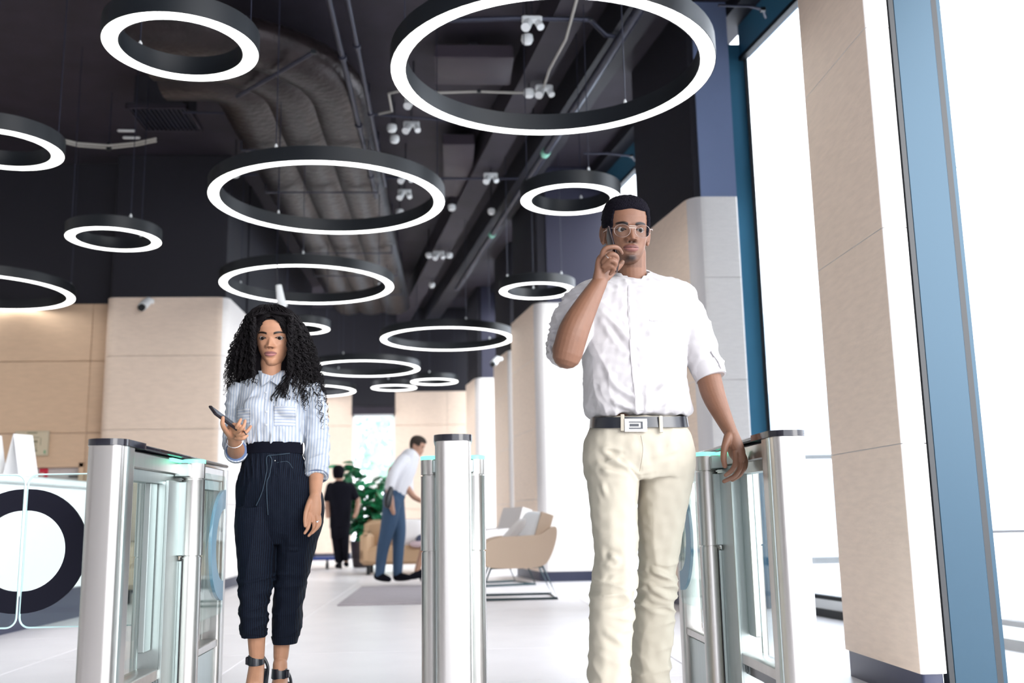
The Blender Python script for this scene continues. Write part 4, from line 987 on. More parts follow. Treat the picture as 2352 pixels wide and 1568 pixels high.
# trousers
tr_ = MB()
rows(tr_, dense([(962, 1364, 1568, 3.372, .112), (985, 1356, 1576, 3.372, .118), (1010, 1344, 1588, 3.372, .125), (1045, 1338, 1593, 3.375, .130), (1075, 1342, 1592, 3.378, .128), (1100, 1348, 1588, 3.38, .115)], 3), pw=2.6)
rows(tr_, dense([(1062, 1345, 1470, 3.365, .112), (1100, 1350, 1465, 3.355, .112), (1150, 1354, 1463, 3.34, .105), (1200, 1358, 1463, 3.325, .098), (1250, 1364, 1463, 3.31, .092), (1290, 1368, 1463, 3.295, .088), (1330, 1362, 1462, 3.285, .088), (1385, 1360, 1457, 3.27, .084), (1450, 1356, 1452, 3.26, .083), (1520, 1354, 1449, 3.25, .083), (1600, 1350, 1446, 3.24, .085), (1668, 1348, 1444, 3.24, .086)], 3), pw=2.4)
rows(tr_, dense([(1062, 1462, 1592, 3.385, .112), (1100, 1466, 1588, 3.395, .112), (1150, 1466, 1579, 3.405, .104), (1200, 1466, 1570, 3.415, .098), (1250, 1467, 1561, 3.425, .092), (1300, 1468, 1553, 3.435, .088), (1360, 1462, 1551, 3.45, .086), (1420, 1456, 1547, 3.47, .085), (1500, 1452, 1541, 3.49, .085), (1600, 1448, 1533, 3.51, .086), (1650, 1446, 1530, 3.515, .086)], 3), pw=2.4)
tm = fuse(tr_, .0048, 3); P = vco(tm); N = vno(tm)
D = .0030*ridge(Waves(21, .15, (1, .5, .5))(P))+.0012*Waves(22, .05)(P)
kn = np.exp(-((P[:, 2]-.52)/.10)**2); D += kn*.0075*ridge(Waves(23, .085, (.35, .35, 1.5))(P)); D += smooth(.42, .25, P[:, 2])*.005*ridge(Waves(24, .10, (.6, .5, 1.2))(P))
Wt = lambda u, v, Y=3.255: W(u, v, Y)
D += folds(P, N, [(Wt(1362, 1028), Wt(1430, 1042), .007, -.009), (Wt(1425, 1058, 3.26), Wt(1462, 1092, 3.27), .007, -.014), (Wt(1380, 1045), Wt(1440, 1072), .009, .009), (Wt(1462, 1094, 3.27), Wt(1500, 1084, 3.27), .007, -.008), (Wt(1360, 1075), Wt(1440, 1092), .009, .006),
  (Wt(1474, 1010), Wt(1470, 1082), .004, -.004), (Wt(1500, 1050), Wt(1560, 1030), .008, .005), (Wt(1380, 1110), Wt(1400, 1150), .009, .006), (Wt(1365, 1255, 3.21), Wt(1420, 1285, 3.21), .009, .010), (Wt(1362, 1300, 3.20), Wt(1410, 1290, 3.20), .008, -.009), (Wt(1375, 1330, 3.19), Wt(1440, 1320, 3.19), .009, .009),
  (Wt(1480, 1300, 3.35), Wt(1545, 1330, 3.35), .009, .010), (Wt(1470, 1340, 3.36), Wt(1540, 1370, 3.36), .009, .010), (Wt(1480, 1385, 3.38), Wt(1545, 1400, 3.38), .010, -.009), (Wt(1365, 1440, 3.17), Wt(1435, 1475, 3.17), .011, .009)])
setco(tm, P+N*D[:, None])
chino = mat('cream_chino', (.43, .39, .315), .85, bump=.06, bscale=500)
tro = mesh_obj('trousers', tm, chino, man); bpy.context.view_layer.update()
ribbon(tro, [(1473, 1000), (1477, 1030), (1474, 1060), (1470, 1082)], .0030, .003, 'fly_seam', mat('fly_seam', (.42, .37, .29), .9), tro, 6, .0)
# belt: a band round the waist
lea = mat('black_leather', (.010, .012, .018), .28, spec=.6)
r0 = ell(1360, 1571, 957, 3.372, .123, 2.6); r1 = ell(1358, 1575, 981, 3.372, .128, 2.6)
# the belt dips towards the front
def dip(r, k): r = r.copy(); r[:, 2] -= k*np.clip(-(r[:, 1]-3.372)/.12, 0, 1); return r
o_ = lambda r, e: (r-r.mean(0))*np.array([1+e/.15, 1+e/.12, 1])+r.mean(0)
belt = MB().loft([dip(r0, .012), dip(o_(r0, .004), .012), dip(o_(r1, .004), .012), dip(r1, .012)], closed=True).build('belt', lea, man)
bpy.context.view_layer.update()
def plate(obj, u0, u1, v0, v1, th, name, m, parent, off=.002):
    a = on(obj, (u0+u1)/2, (v0+v1)/2, off); q = on(obj, u0+3, (v0+v1)/2, off); p = on(obj, u1-3, (v0+v1)/2, off)
    if a is None: a = W((u0+u1)/2, (v0+v1)/2, 3.24)
    x_ = nrm(p-q) if p is not None and q is not None else np.array([1., 0, 0]); y_ = nrm(np.cross((0, 0, 1.), x_)); z_ = np.cross(x_, y_)
    k = a[1]/F*1.0; w_ = (u1-u0)*k; h = (v1-v0)*k*1.03
    return MB().box(a, (w_, th, h), R=np.array([x_, y_, z_]).T, bev=.0012), (a, x_, y_, z_, k)
mb_, fr = plate(belt, 1434, 1486, 962, 992, .006, 'b', None, None, .004)
a_, x_, y_, z_, k_ = fr; silver = mat('polished_silver', (.80, .76, .78), .2, 1.)
bk = mb_.build('buckle', silver, belt)
Rb = np.array([x_, y_, z_]).T; q = lambda dx, dz, w_, h, m, nm, o=.0035: MB().box(a_+x_*dx*k_-z_*dz*k_-y_*o*-1*-1, (w_*k_, .0016, h*k_), R=Rb).build(nm, m, bk)
q(0, 0, 33, 18, lea, 'inlay'); q(-3, 0, 27, 11, silver, 'inner_bar', .0045); q(-4, 0, 22, 7, lea, 'inner_inlay', .0055)
for (u0, u1, v0, v1) in ((1426, 1434, 952, 990), (1513, 1521, 957, 992)):
    mb_, _ = plate(belt, u0-4, u1+4, v0, v1, .005, 'l', None, None, .005); a2 = _[0]
    MB().box(a2, (.0125, .005, .056), R=np.array([_[1], _[2], _[3]]).T, bev=.0015).build('belt_loop', chino, tro)
# shoes (below the frame)
for (u_, Y_, z_) in ((1400, 3.22, 0), (1490, 3.50, 0)):
    c = W(u_, 1568, Y_); c[2] = 0
    MB().loft([np.array([[c[0]+x*sx, c[1]+y, z] for x, y in [(math.cos(a)*.045, math.sin(a)*.15-.06) for a in np.linspace(0, 2*PI, 22, endpoint=False)]]) for z, sx in ((0, 1), (.03, 1.05), (.06, .9), (.085, .55))]).build('shoe', mat('tan_shoe', (.30, .20, .13), .5), man)
# ---------------- the woman with a phone ----------------
wo = thing('person', 'curly haired woman in striped shirt and dark cropped trousers holding a phone', 'person', (-.70, 4.08, 0))
HW = Head('w', .975, W(621, 776, 3.975), (math.radians(9), math.radians(.5), math.radians(-4)), 1.10)
b = MB()
rows(b, dense([(878, 592, 664, 4.09, .05), (900, 570, 690, 4.08, .065), (940, 565, 690, 4.07, .08), (1020, 572, 680, 4.06, .075), (1130, 562, 705, 4.07, .08), (1240, 560, 710, 4.07, .075)]))
chain(b, [(628, 885, 4.08), (626, 862, 4.065), (624, 830, 4.05)], [.056, .0455, .045], [.055, .049, .050], ref=(1, 0, 0), n=24)
for uu, yy in (((590, 590, 589, 590), (4.03, 4.0, 4.0, 4.03)), ((668, 664, 650, 645), (4.1, 4.12, 4.12, 4.12))):
    chain(b, [(uu[0], 1240, yy[0]), (uu[1], 1350, yy[1]), (uu[2], 1440, yy[2]), (uu[3], 1508, yy[3])], [.045, .040, .036, .029], [.045, .040, .038, .032], ref=(1, 0, 0))
# feet, heels raised: ankle to toes
for (ua, va, Ya, ub, Yb) in ((589, 1505, 4.03, 578, 3.90), (643, 1536, 4.11, 636, 3.98)):
    a0 = W(ua, va, Ya); t0 = W(ub, 1600, Yb); t0[2] = .035
    D_ = [a0+np.array([0, 0, .02]), a0, a0+np.array([0, .008, -.045]), a0*.62+t0*.38+np.array([0, 0, -.012]), a0*.3+t0*.7+np.array([0, 0, -.022]), t0, t0+np.array([0, -.055, -.012])]
    b.tube(D_, [.028, .0285, .030, .033, .036, .040, .028], 20, r2=[.031, .033, .036, .030, .024, .018, .012], ref=(1, 0, 0), round_ends=True)
# right arm
chain(b, [(563, 905, 4.09), (547, 960, 4.085), (541, 1035, 4.06)], [.028, .032, .034])
chain(b, [(541, 1040, 4.055), (542, 1034, 3.98), (540, 1020, 3.91), (537, 1004, 3.855)], [.036, .034, .028, .0215], [.036, .034, .027, .024], n=20)
chain(b, [(538, 1008, 3.865), (538, 995, 3.83), (541, 986, 3.80), (545, 982, 3.785)], [.024, .031, .034, .030], [.020, .016, .014, .011], ref=(1, 0, -.25), n=20)
chain(b, [(529, 1000, 3.82), (518, 988, 3.765), (511, 974, 3.722), (512, 959, 3.708)], [.0135, .0100, .0088, .0068], n=12)         # thumb
chain(b, [(534, 989, 3.80), (542, 981, 3.768), (548, 973, 3.757), (553, 963, 3.765)], [.0085, .0076, .0070, .0058], n=12)
chain(b, [(541, 994, 3.795), (552, 987, 3.770), (560, 978, 3.765), (563, 966, 3.775)], [.0085, .0076, .0070, .0058], n=12)
chain(b, [(546, 1000, 3.80), (558, 997, 3.785), (568, 990, 3.785), (576, 979, 3.795)], [.0080, .0072, .0066, .0055], n=12)
chain(b, [(543, 1006, 3.81), (553, 1008, 3.795), (561, 1006, 3.79), (568, 1000, 3.795)], [.0075, .0066, .0060, .0050], n=12)
# left arm
chain(b, [(704, 905, 4.10), (722, 975, 4.11), (728, 1030, 4.08)], [.028, .032, .034])
chain(b, [(728, 1030, 4.08), (727, 1080, 4.03), (725, 1115, 3.99), (724, 1142, 3.965)], [.034, .031, .026, .0215], [.034, .031, .025, .024], ref=(1, 0, 0), n=20)
chain(b, [(724, 1138, 3.965), (721, 1155, 3.955), (718, 1175, 3.95), (718, 1186, 3.95)], [.022, .030, .034, .029], [.022, .020, .017, .014], ref=(1, 0, 0), n=20)
chain(b, [(712, 1152, 3.945), (704, 1172, 3.925), (701, 1190, 3.915), (701, 1207, 3.91)], [.0125, .0098, .0086, .0066], n=12)
chain(b, [(711, 1180, 3.938), (710, 1201, 3.918), (707, 1213, 3.908), (700, 1224, 3.903)], [.0086, .0078, .0070, .0058], n=12)
chain(b, [(719, 1181, 3.945), (721, 1204, 3.932), (719, 1218, 3.926), (709, 1230, 3.922)], [.0086, .0078, .0070, .0056], n=12)
chain(b, [(726, 1181, 3.945), (729, 1201, 3.932), (727, 1213, 3.924), (717, 1224, 3.920)], [.0084, .0075, .0068, .0055], n=12)
chain(b, [(732, 1178, 3.955), (735, 1193, 3.946), (734, 1205, 3.938), (728, 1215, 3.932)], [.0074, .0066, .0060, .0050], n=12)
bw = fuse(b, .0025, 2); hb = MB(); HW.add(hb); HW.ear(hb, 1); HW.ear(hb, -1)
me = add_meshes(bw, hb.mesh('head'))
skin_tone(me, HW, (.42, .215, .130), (.36, .15, .145), (.006, .004, .003))
mesh_obj('body', me, M['skin'], wo); HW.eyes(wo, (.09, -1, -.08), (.018, .009, .006))
# striped shirt
def stripe_mat(name, c0, c1, scale, axis='X', wid=.5, rough=.8, dist=.0):
    m = mat(name, c0, rough, bump=.15, bscale=400); n = m.node_tree; bs = n.nodes['Principled BSDF']
    tc = n.nodes.new('ShaderNodeTexCoord'); wv = n.nodes.new('ShaderNodeTexWave'); wv.bands_direction = axis; wv.inputs['Scale'].default_value = scale
    wv.inputs['Distortion'].default_value = dist; wv.inputs['Detail'].default_value = 1; wv.inputs['Detail Scale'].default_value = .25
    r = n.nodes.new('ShaderNodeValToRGB'); r.color_ramp.elements[0].position = wid-.12; r.color_ramp.elements[1].position = wid+.12
    r.color_ramp.elements[0].color = (*c0, 1); r.color_ramp.elements[1].color = (*c1, 1)
    n.links.new(tc.outputs['Object'], wv.inputs[0]); n.links.new(wv.outputs['Fac'], r.inputs[0]); n.links.new(r.outputs[0], bs.inputs['Base Color']); return m
st = stripe_mat('blue_white_stripe', (.47, .49, .52), (.31, .36, .45), 27, 'X', .62, dist=1.2); sth = stripe_mat('blue_white_stripe_across', (.47, .49, .52), (.32, .36, .45), 27, 'Z', .62, dist=.5)
sw = MB()
rows(sw, dense([(857, 592, 662, 4.08, .052), (866, 574, 684, 4.085, .066), (878, 555, 712, 4.085, .078), (895, 548, 722, 4.08, .088), (920, 549, 708, 4.07, .102), (945, 546, 698, 4.06, .112), (975, 546, 694, 4.055, .108), (1000, 550, 693, 4.055, .100), (1016, 556, 693, 4.055, .096), (1026, 562, 690, 4.055, .088)], 3), pw=2.35)
for u_ in (590, 655): sw.sphere(W(u_, 938, 3.985), (.052, .045, .050), 20, 14)
chain(sw, [(562, 884, 4.085), (550, 915, 4.09), (545, 960, 4.08), (542, 1005, 4.06), (541, 1028, 4.03), (543, 1036, 3.985)], [.050, .052, .049, .047, .046, .042], n=24, ends=False)
chain(sw, [(706, 886, 4.09), (717, 915, 4.10), (724, 965, 4.11), (727, 1020, 4.09), (728, 1070, 4.045), (727, 1097, 4.02)], [.050, .053, .052, .0505, .048, .044], n=24, ends=False)
sm = fuse(sw, .0036, 4); P = vco(sm); N = vno(sm)
D = .0028*ridge(Waves(31, .12, (1, .4, .4))(P))+.0012*Waves(32, .04)(P)
D += smooth(1.20, 1.09, P[:, 2])*.0045*ridge(Waves(33, .05, (1.6, .5, .3))(P))*(P[:, 0] < -.58)
sa = np.maximum(smooth(-.595, -.57, P[:, 0]), smooth(-.84, -.87, P[:, 0])); D += sa*.0035*ridge(Waves(34, .055, (.5, .5, 1.2))(P))
Ww = lambda u, v, Y=3.95: W(u, v, Y)
D += folds(P, N, [(Ww(697, 900), Ww(692, 975), .007, -.007), (Ww(560, 900), Ww(551, 960), .007, -.006), (Ww(680, 900), Ww(655, 930), .008, .005), (Ww(690, 985), Ww(640, 1010), .007, .004), (Ww(560, 985), Ww(590, 1012), .007, .004)])
setco(sm, P+N*D[:, None]); wsh = mesh_obj('shirt', sm, st, wo); bpy.context.view_layer.update()
def patch(obj, u0, u1, v0, v1, name, m, parent, off=.0016, n=14, slant=0.):
    V = []; Fc = []
    for o_ in (off, off-.0022):
        for j in range(n):
            for i in range(n):
                u = u0+(u1-u0)*i/(n-1); v = v0+(v1-v0)*j/(n-1)+slant*(i/(n-1)); p = on(obj, u, v, o_)
                V.append(p if p is not None else V[-1])
    q = lambda k, j, i: k*n*n+j*n+i
    for j in range(n-1):
        for i in range(n-1): Fc.append((q(0, j, i), q(0, j+1, i), q(0, j+1, i+1), q(0, j, i+1))); Fc.append((q(1, j, i), q(1, j, i+1), q(1, j+1, i+1), q(1, j+1, i)))
    for i in range(n-1):
        for a in ((0, i), (n-1, i)): Fc.append((q(0, a[0], i), q(0, a[0], i+1), q(1, a[0], i+1), q(1, a[0], i)))
        for a in (0, n-1): Fc.append((q(0, i, a), q(1, i, a), q(1, i+1, a), q(0, i+1, a)))
    return MB().add(V, Fc).build(name, m, parent, 'all')
patch(wsh, 545, 575, 937, 972, 'pocket', sth, wsh); patch(wsh, 629, 678, 932, 978, 'pocket', sth, wsh)
ribbon(wsh, [(616, 880), (614, 900), (611, 925), (612, 950), (612, 985), (610, 1014)], .018, .003, 'placket', st, wsh, 6, .0003)
btn = mat('pale_button', (.5, .52, .55), .3)
for v_ in (902, 915, 945, 975):
    p = on(wsh, 612, v_, .003); MB().tube([p, p+np.array([0, -.002, 0])], .004, 10).build('button', btn, wsh)
# collar wings
def collar(side):
    t0 = W(620+side*1.5, 874, 3.985); tip = W(620+side*(17 if side > 0 else 19), 884 if side > 0 else 886, 3.968); out = W(624+side*(38 if side > 0 else 31), 851, 4.035); back = W(625+side*22, 838, 4.10); mid = W(621+side*20, 856, 4.01)
    V = [t0, tip, out, back, mid]; V2 = [v+np.array([0, .004, -.001]) for v in V]
    MB().add(V+V2, [(0, 4, 1), (4, 2, 1), (4, 3, 2), (5, 6, 9), (9, 6, 7), (9, 7, 8), (0, 1, 6, 5), (1, 2, 7, 6), (2, 3, 8, 7), (3, 4, 9, 8), (4, 0, 5, 9)]).build('collar_wing', st, wsh, False)
collar(1); collar(-1)
# cuffs
cin = mat('cuff_inside_blue', (.10, .15, .28), .9)
cr = W(543, 1035, 3.985); dr = nrm(W(541, 1024, 3.90)-W(541, 1040, 4.05))
for a_, d_, r_ in ((cr, dr, .0455), (W(727, 1092, 4.022), nrm(W(726, 1100, 4.0)-W(728, 1060, 4.05)), .0480)):
    MB().tube([a_-d_*.035, a_-d_*.015, a_+d_*.004], [r_*.98, r_*1.03, r_], 28, ref=(1, 0, 0)).build('cuff', st, wsh)
    MB().tube([a_+d_*.0035, a_+d_*.0052], [r_*.90, r_*.90], 26, ref=(1, 0, 0)).build('cuff_inside', cin, wsh)
# cropped trousers
navy = stripe_mat('navy_pinstripe', (.0032, .0040, .0090), (.0060, .0115, .023), 42, 'X', .72, .8, .6); navy.node_tree.nodes['Principled BSDF'].inputs['Specular IOR Level'].default_value = .12
tw = MB()
rows(tw, dense([(1017, 564, 690, 4.058, .094), (1040, 563, 692, 4.058, .097), (1058, 559, 697, 4.06, .102), (1085, 552, 710, 4.062, .112), (1115, 543, 730, 4.065, .122), (1150, 542, 742, 4.068, .124), (1190, 542, 742, 4.068, .122), (1225, 546, 732, 4.068, .105), (1248, 560, 712, 4.07, .078)], 3), pw=2.3)
rows(tw, dense([(1165, 543, 645, 4.058, .118), (1200, 542, 641, 4.052, .117), (1250, 543, 634, 4.040, .108), (1290, 547, 631, 4.02, .098), (1335, 549, 627, 4.00, .088), (1380, 551, 616, 3.99, .080), (1420, 551, 614, 3.99, .074), (1445, 553, 613, 3.995, .066), (1461, 559, 609, 4.00, .056)], 3), pw=2.3)
rows(tw, dense([(1165, 632, 741, 4.072, .118), (1200, 634, 741, 4.076, .116), (1250, 638, 726, 4.085, .108), (1300, 632, 714, 4.10, .096), (1345, 630, 702, 4.105, .088), (1390, 629, 697, 4.11, .080), (1430, 628, 692, 4.115, .072), (1455, 626, 688, 4.12, .066), (1475, 627, 680, 4.12, .056)], 3), pw=2.3)
tm = fuse(tw, .0038, 3); P = vco(tm); N = vno(tm)
D = .0022*ridge(Waves(41, .12, (1, .5, .4))(P))+.0008*Waves(42, .04)(P); kz = P[:, 2]
D += smooth(.62, .55, kz)*smooth(.30, .36, kz)*.0048*ridge(Waves(43, .085, (.35, .35, 1.4))(P)); D += smooth(1.06, 1.0, kz)*smooth(.90, .97, kz)*.004*ridge(Waves(44, .05, (1.6, 1, .3))(P))
D += folds(P, N, [(Ww(650, 1230), Ww(700, 1236), .006, -.005), (Ww(650, 1262, 3.98), Ww(712, 1266, 3.98), .006, .004), (Ww(740, 1125, 3.96), Ww(744, 1160, 3.96), .006, -.006)])
setco(tm, P+N*D[:, None]); wt = mesh_obj('trousers', tm, navy, wo); bpy.context.view_layer.update()
band1 = MB().loft([ell(563, 692, 1018, 4.058, .096, 2.3), ell(560, 695, 1018, 4.058, .099, 2.3), ell(560, 695, 1043, 4.058, .101, 2.3), ell(563, 692, 1043, 4.058, .098, 2.3)], closed=True).build('waistband', mat('navy_plain', (.0030, .0036, .0085), .9, spec=.12), wt)
for k_, (v0, uu, ll) in enumerate(((1462, (552, 614), 3.998), (1477, (624, 686), 4.118))):
    MB().loft([ell(uu[0]+2, uu[1]-2, v0-17, ll, .064, 2.3), ell(uu[0]-.5, uu[1]+.5, v0-17, ll, .068, 2.3), ell(uu[0]+4, uu[1]-4, v0, ll, .060, 2.3), ell(uu[0]+8, uu[1]-8, v0, ll, .055, 2.3)], closed=True).build('turn_up', navy, wt)
cord = mat('slate_cord', (.010, .024, .042), .7)
for pts in ([(617, 1046), (613, 1052), (614, 1080), (607, 1110), (603, 1128), (589, 1162)], [(619, 1046), (624, 1058), (620, 1085), (613, 1110), (614, 1150), (616, 1182)], [(617, 1046), (640, 1044), (665, 1041)]): ribbon(wt, pts, .0045, .0045, 'drawstring', cord, wt, 6, .003)
p = on(wt, 631, 1058, .003); MB().sphere(p, .003, 8, 6).build('stud', M['steel'], wt)
ribbon(wt, [(636, 1062), (660, 1060), (672, 1075)], .003, .002, 'pocket_seam', cord, wt, 6, .0005)
# sandals
for (ua, va, Ya, dz) in ((588, 1514, 4.03, 0), (642, 1545, 4.11, 0)):
    c0 = W(ua, va, Ya)
    MB().tube([c0+np.array([0, .002, .0165]), c0+np.array([0, .001, 0]), c0+np.array([0, .003, -.0165])], [.0305, .0310, .0325], 28, r2=[.034, .035, .037], ref=(1, 0, 0)).build('ankle_strap', lea, wo)
    MB().box(c0+np.array([.033 if ua > 600 else -.03, -.012, -.002]), (.012, .022, .030), bev=.003).build('strap_buckle', M['blackgl'], wo)
    hl = c0+np.array([.012, .045, 0]); ft = c0.copy(); ft[2] = 0
    V = [c0+np.array([.010, .036, .02]), c0+np.array([.034, .040, -.02]), c0+np.array([.038, .040, -.06]), np.array([c0[0]+.020, c0[1]+.045, .06]), np.array([c0[0]+.020, c0[1]+.046, .004])]
    MB().tube(dense(np.array(V), 4), [.006]*17, 8).build('heel', lea, wo)
    MB().loft([np.array([[c0[0]+dx+.034*sx*math.cos(a), c0[1]+dy+.012*math.sin(a), z+.004*math.sin(a)] for a in np.linspace(0, 2*PI, 14, endpoint=False)]) for dx, dy, z, sx in ((.018, .045, c0[2]-.045, .6), (.012, .01, c0[2]-.075, .85), (-.002, -.06, .04, 1), (-.008, -.12, .012, 1.15), (-.010, -.19, .008, .9))]).build('sole', lea, wo)
# phone, bracelet, rings
pa, pb = W(487, 941, 3.71), W(535, 976, 3.79); d_ = nrm(pb-pa); e_ = nrm(np.cross(d_, nrm(np.array([.30, -.42, .85])))); n_ = np.cross(e_, d_)
ph = thing('phone', 'dark phone lying in the woman\'s raised right hand', 'phone', tuple((pa+pb)/2)); Rm = np.array([e_, d_, n_]).T
L_ = np.linalg.norm(pb-pa)+.02; pc_ = (pa+pb)/2+d_*.008
MB().box(pc_, (.068, L_, .010), R=Rm, bev=.003).build('shell', bpy.data.materials['phone_back'], ph); MB().box(pc_+n_*.0052, (.063, L_-.01, .0012), R=Rm).build('screen', M['blackgl'], ph)
loop(W(539, 1012, 3.875), W(537, 1000, 3.84)-W(541, 1025, 3.92), .030, .0018, 'bracelet', silver, wo)
rg_ = loop(W(728.5, 1198, 3.934), W(729, 1201, 3.932)-W(726, 1181, 3.945), .0084, .0012, 'finger_ring', silver, wo); MB().sphere(W(728.5, 1198, 3.925), .0035, 8, 6).build('stone', M['whitep'], rg_)
loop(W(563, 993.5, 3.785), W(568, 990, 3.785)-W(558, 997, 3.785), .0078, .0022, 'black_ring', lea, wo)
# ---- curls ----
hairm = mat('black_curls', (.0045, .0030, .0040), .6, spec=.22)
tab = np.array([  # pixel row, left, right, half depth, centre depth
 (699, 606, 634, .012, 4.06), (704, 592, 652, .045, 4.05), (714, 576, 670, .075, 4.05), (730, 560, 692, .098, 4.05), (760, 550, 710, .118, 4.065), (800, 533, 726, .128, 4.08), (840, 523, 738, .130, 4.09), (880, 518, 746, .125, 4.10), (920, 518, 752, .120, 4.10), (960, 522, 756, .115, 4.10), (1000, 522, 756, .11, 4.10)])
zt = np.array([W(630, r[0], r[4])[2] for r in tab]); cxs = np.array([(W(r[1], r[0], r[4])[0]+W(r[2], r[0], r[4])[0])/2 for r in tab]); hws = .93*np.array([(W(r[2], r[0], r[4])[0]-W(r[1], r[0], r[4])[0])/2 for r in tab])
ix = lambda z, a: np.interp(-z, -zt, a)
face_x = HW.o[0]; chin_z = HW.o[2]; hr_z = HW.o[2]+.195*.975
def strand(phi, rho, z0, z1, amp, lam, seed, thick, q=0, nq=1):
    """one hair bundle of a ringlet; bundles of the same lock share the seed and wind side by side"""
    r = np.random.default_rng(seed); n = int(max(26, (z0-z1)/.0050)); s = np.linspace(0, 1, n)
    z = z0-(z0-z1)*(s**1.15)
    cx_, hx, hy, cy_ = ix(z, cxs), ix(z, hws), ix(z, tab[:, 3]), ix(z, tab[:, 4])
    wob = r.uniform(-.12, .12)*np.sin(s*r.uniform(2, 5)+r.uniform(0, 6))
    x = cx_+rho*hx*np.cos(phi+wob*.8); y = cy_+rho*hy*np.sin(phi+wob*.8)
    fr_ = smooth(4.045, 3.99, y)*smooth(hr_z+.016, hr_z-.010, z)*smooth(chin_z-.16, chin_z-.04, z)
    lim = .066+.014*r.random(); lx = x-face_x; sg = 1 if (math.cos(phi) > -.05) else -1
    x = face_x+np.where((np.abs(lx) < lim) | (lx*sg < 0), (lx*(1-fr_)+sg*lim*fr_), lx)
    y = y-smooth(chin_z-.02, chin_z-.10, z)*smooth(4.06, 4.0, y)*.035
    ph0 = r.uniform(0, 6.28); g = np.clip(s*3.0, .12, 1)*(1-.30*s); w_ = 2*PI/lam
    tt = (z0-z)*w_*(1+.12*np.sin(s*7+ph0))+ph0+q*.38; k_ = 1+.16*(q-nq/2)
    P_ = np.c_[x+amp*k_*g*np.cos(tt), y+amp*k_*g*np.sin(tt), z+.55*amp*g*np.sin(tt+1.2)+.0008*q]
    return P_, thick*(np.clip(1.15-s*.6, .3, 1))
def tri_tube(P_, rad):
    n = len(P_); T = np.gradient(P_, axis=0); T /= np.linalg.norm(T, axis=1)[:, None]+1e-9
    up_ = np.array([.3, .9, .3]); x = np.cross(T, up_); x /= np.linalg.norm(x, axis=1)[:, None]+1e-9; y = np.cross(T, x); out = []
    for k in range(3): a = k*2*PI/3; out.append(P_+rad[:, None]*(math.cos(a)*x+math.sin(a)*y))
    V = np.stack(out, 1).reshape(-1, 3); i = np.arange(n-1)[:, None]*3; k = np.arange(3)[None]; k2 = (k+1) % 3
    return V, np.stack([i+k, i+k2, i+3+k2, i+3+k], 2).reshape(-1, 4)
Vs, Fs, n0 = [], [], 0; r = np.random.default_rng(17)
def lock(phi, rho, z0, z1, amp, lam, nq, th):
    global n0
    sd = int(r.integers(1e9))
    for q in range(nq):
        P_, ra = strand(phi, rho, z0, z1-r.uniform(-.012, .02), amp, lam, sd, th, q, nq)
        V, Fq = tri_tube(P_, ra); Vs.append(V); Fs.append(Fq+n0); n0 += len(V)
for k in range(430):
    phi = r.uniform(-PI, PI); c_ = math.cos(phi); front = -math.sin(phi)
    rho = .66+.35*r.random()**.6
    z0 = W(630, 699+r.uniform(0, 8)+abs(r.normal())*6, 4.05)[2]
    vend = (r.uniform(840, 900) if c_ < 0 else r.uniform(880, 985)) if front < .3 else (r.uniform(835, 888) if c_ < 0 else r.uniform(868, 945))
    if r.random() < .25: vend -= r.uniform(20, 90)
    lock(phi, rho, z0, W(630, vend, 4.08)[2], r.uniform(.0055, .0105), r.uniform(.026, .040), 3, r.uniform(.0014, .0021))
for k in range(46):          # loose outer ringlets
    left = k < 24; phi = (PI+r.uniform(-.5, .6)) if left else r.uniform(-.5, .5)
    lock(phi, r.uniform(1.0, 1.11 if left else 1.05), W(630, 735+r.uniform(0, 50), 4.06)[2], W(630, r.uniform(850, 905) if left else r.uniform(890, 985), 4.08)[2], r.uniform(.008, .012), r.uniform(.026, .036), 2, .0012)
V = np.vstack(Vs); Fq = np.vstack(Fs); me = bpy.data.meshes.new('curls')
me.vertices.add(len(V)); me.vertices.foreach_set('co', V.ravel()); me.loops.add(Fq.size); me.loops.foreach_set('vertex_index', Fq.ravel().astype(np.int32))
me.polygons.add(len(Fq)); me.polygons.foreach_set('loop_start', np.arange(0, Fq.size, 4, dtype=np.int32)); me.polygons.foreach_set('loop_total', np.full(len(Fq), 4, dtype=np.int32))
me.update(calc_edges=True); me.polygons.foreach_set('use_smooth', [True]*len(me.polygons))
hr = mesh_obj('hair', me, hairm, wo); hr['kind'] = 'stuff'
# locks swept from the parting over the top of the forehead to the sides
Vs, Fs, n0 = [], [], 0
for k in range(150):
    sg = -1 if k % 2 else 1; f_ = r.uniform(0, 1); y0 = -.055+.09*f_; px = .012*1
    L = np.array([(px+sg*.004, y0+.01, .236-.03*(1-f_)**2), (px+sg*.030, y0-.012, .229-.03*(1-f_)), (px*.5+sg*.052, y0-.018, .205-.022*(1-f_)), (sg*.069, min(y0-.012, -.03)+.01*r.random(), .170), (sg*(.076+.006*r.random()), -.048+.03*f_, .125), (sg*(.080+.008*r.random()), -.045+.03*f_, .06)])
    D_ = dense(L, 9); m_ = len(D_); s_ = np.linspace(0, 1, m_); a_ = r.uniform(.0015, .004); w_ = r.uniform(20, 34); ph_ = r.uniform(0, 6.3)
    D_ = D_+np.c_[np.cos(s_*w_+ph_)*a_, np.zeros(m_)-.004-.006*r.random(), np.sin(s_*w_+ph_)*a_+.004]
    for q in range(3):
        V, Fq = tri_tube(HW.tw(D_+np.array([0, .0, .002*q])+.0012*np.array([math.cos(q*2), math.sin(q*2), 0])), np.full(m_, r.uniform(.0013, .002))); Vs.append(V); Fs.append(Fq+n0); n0 += len(V)
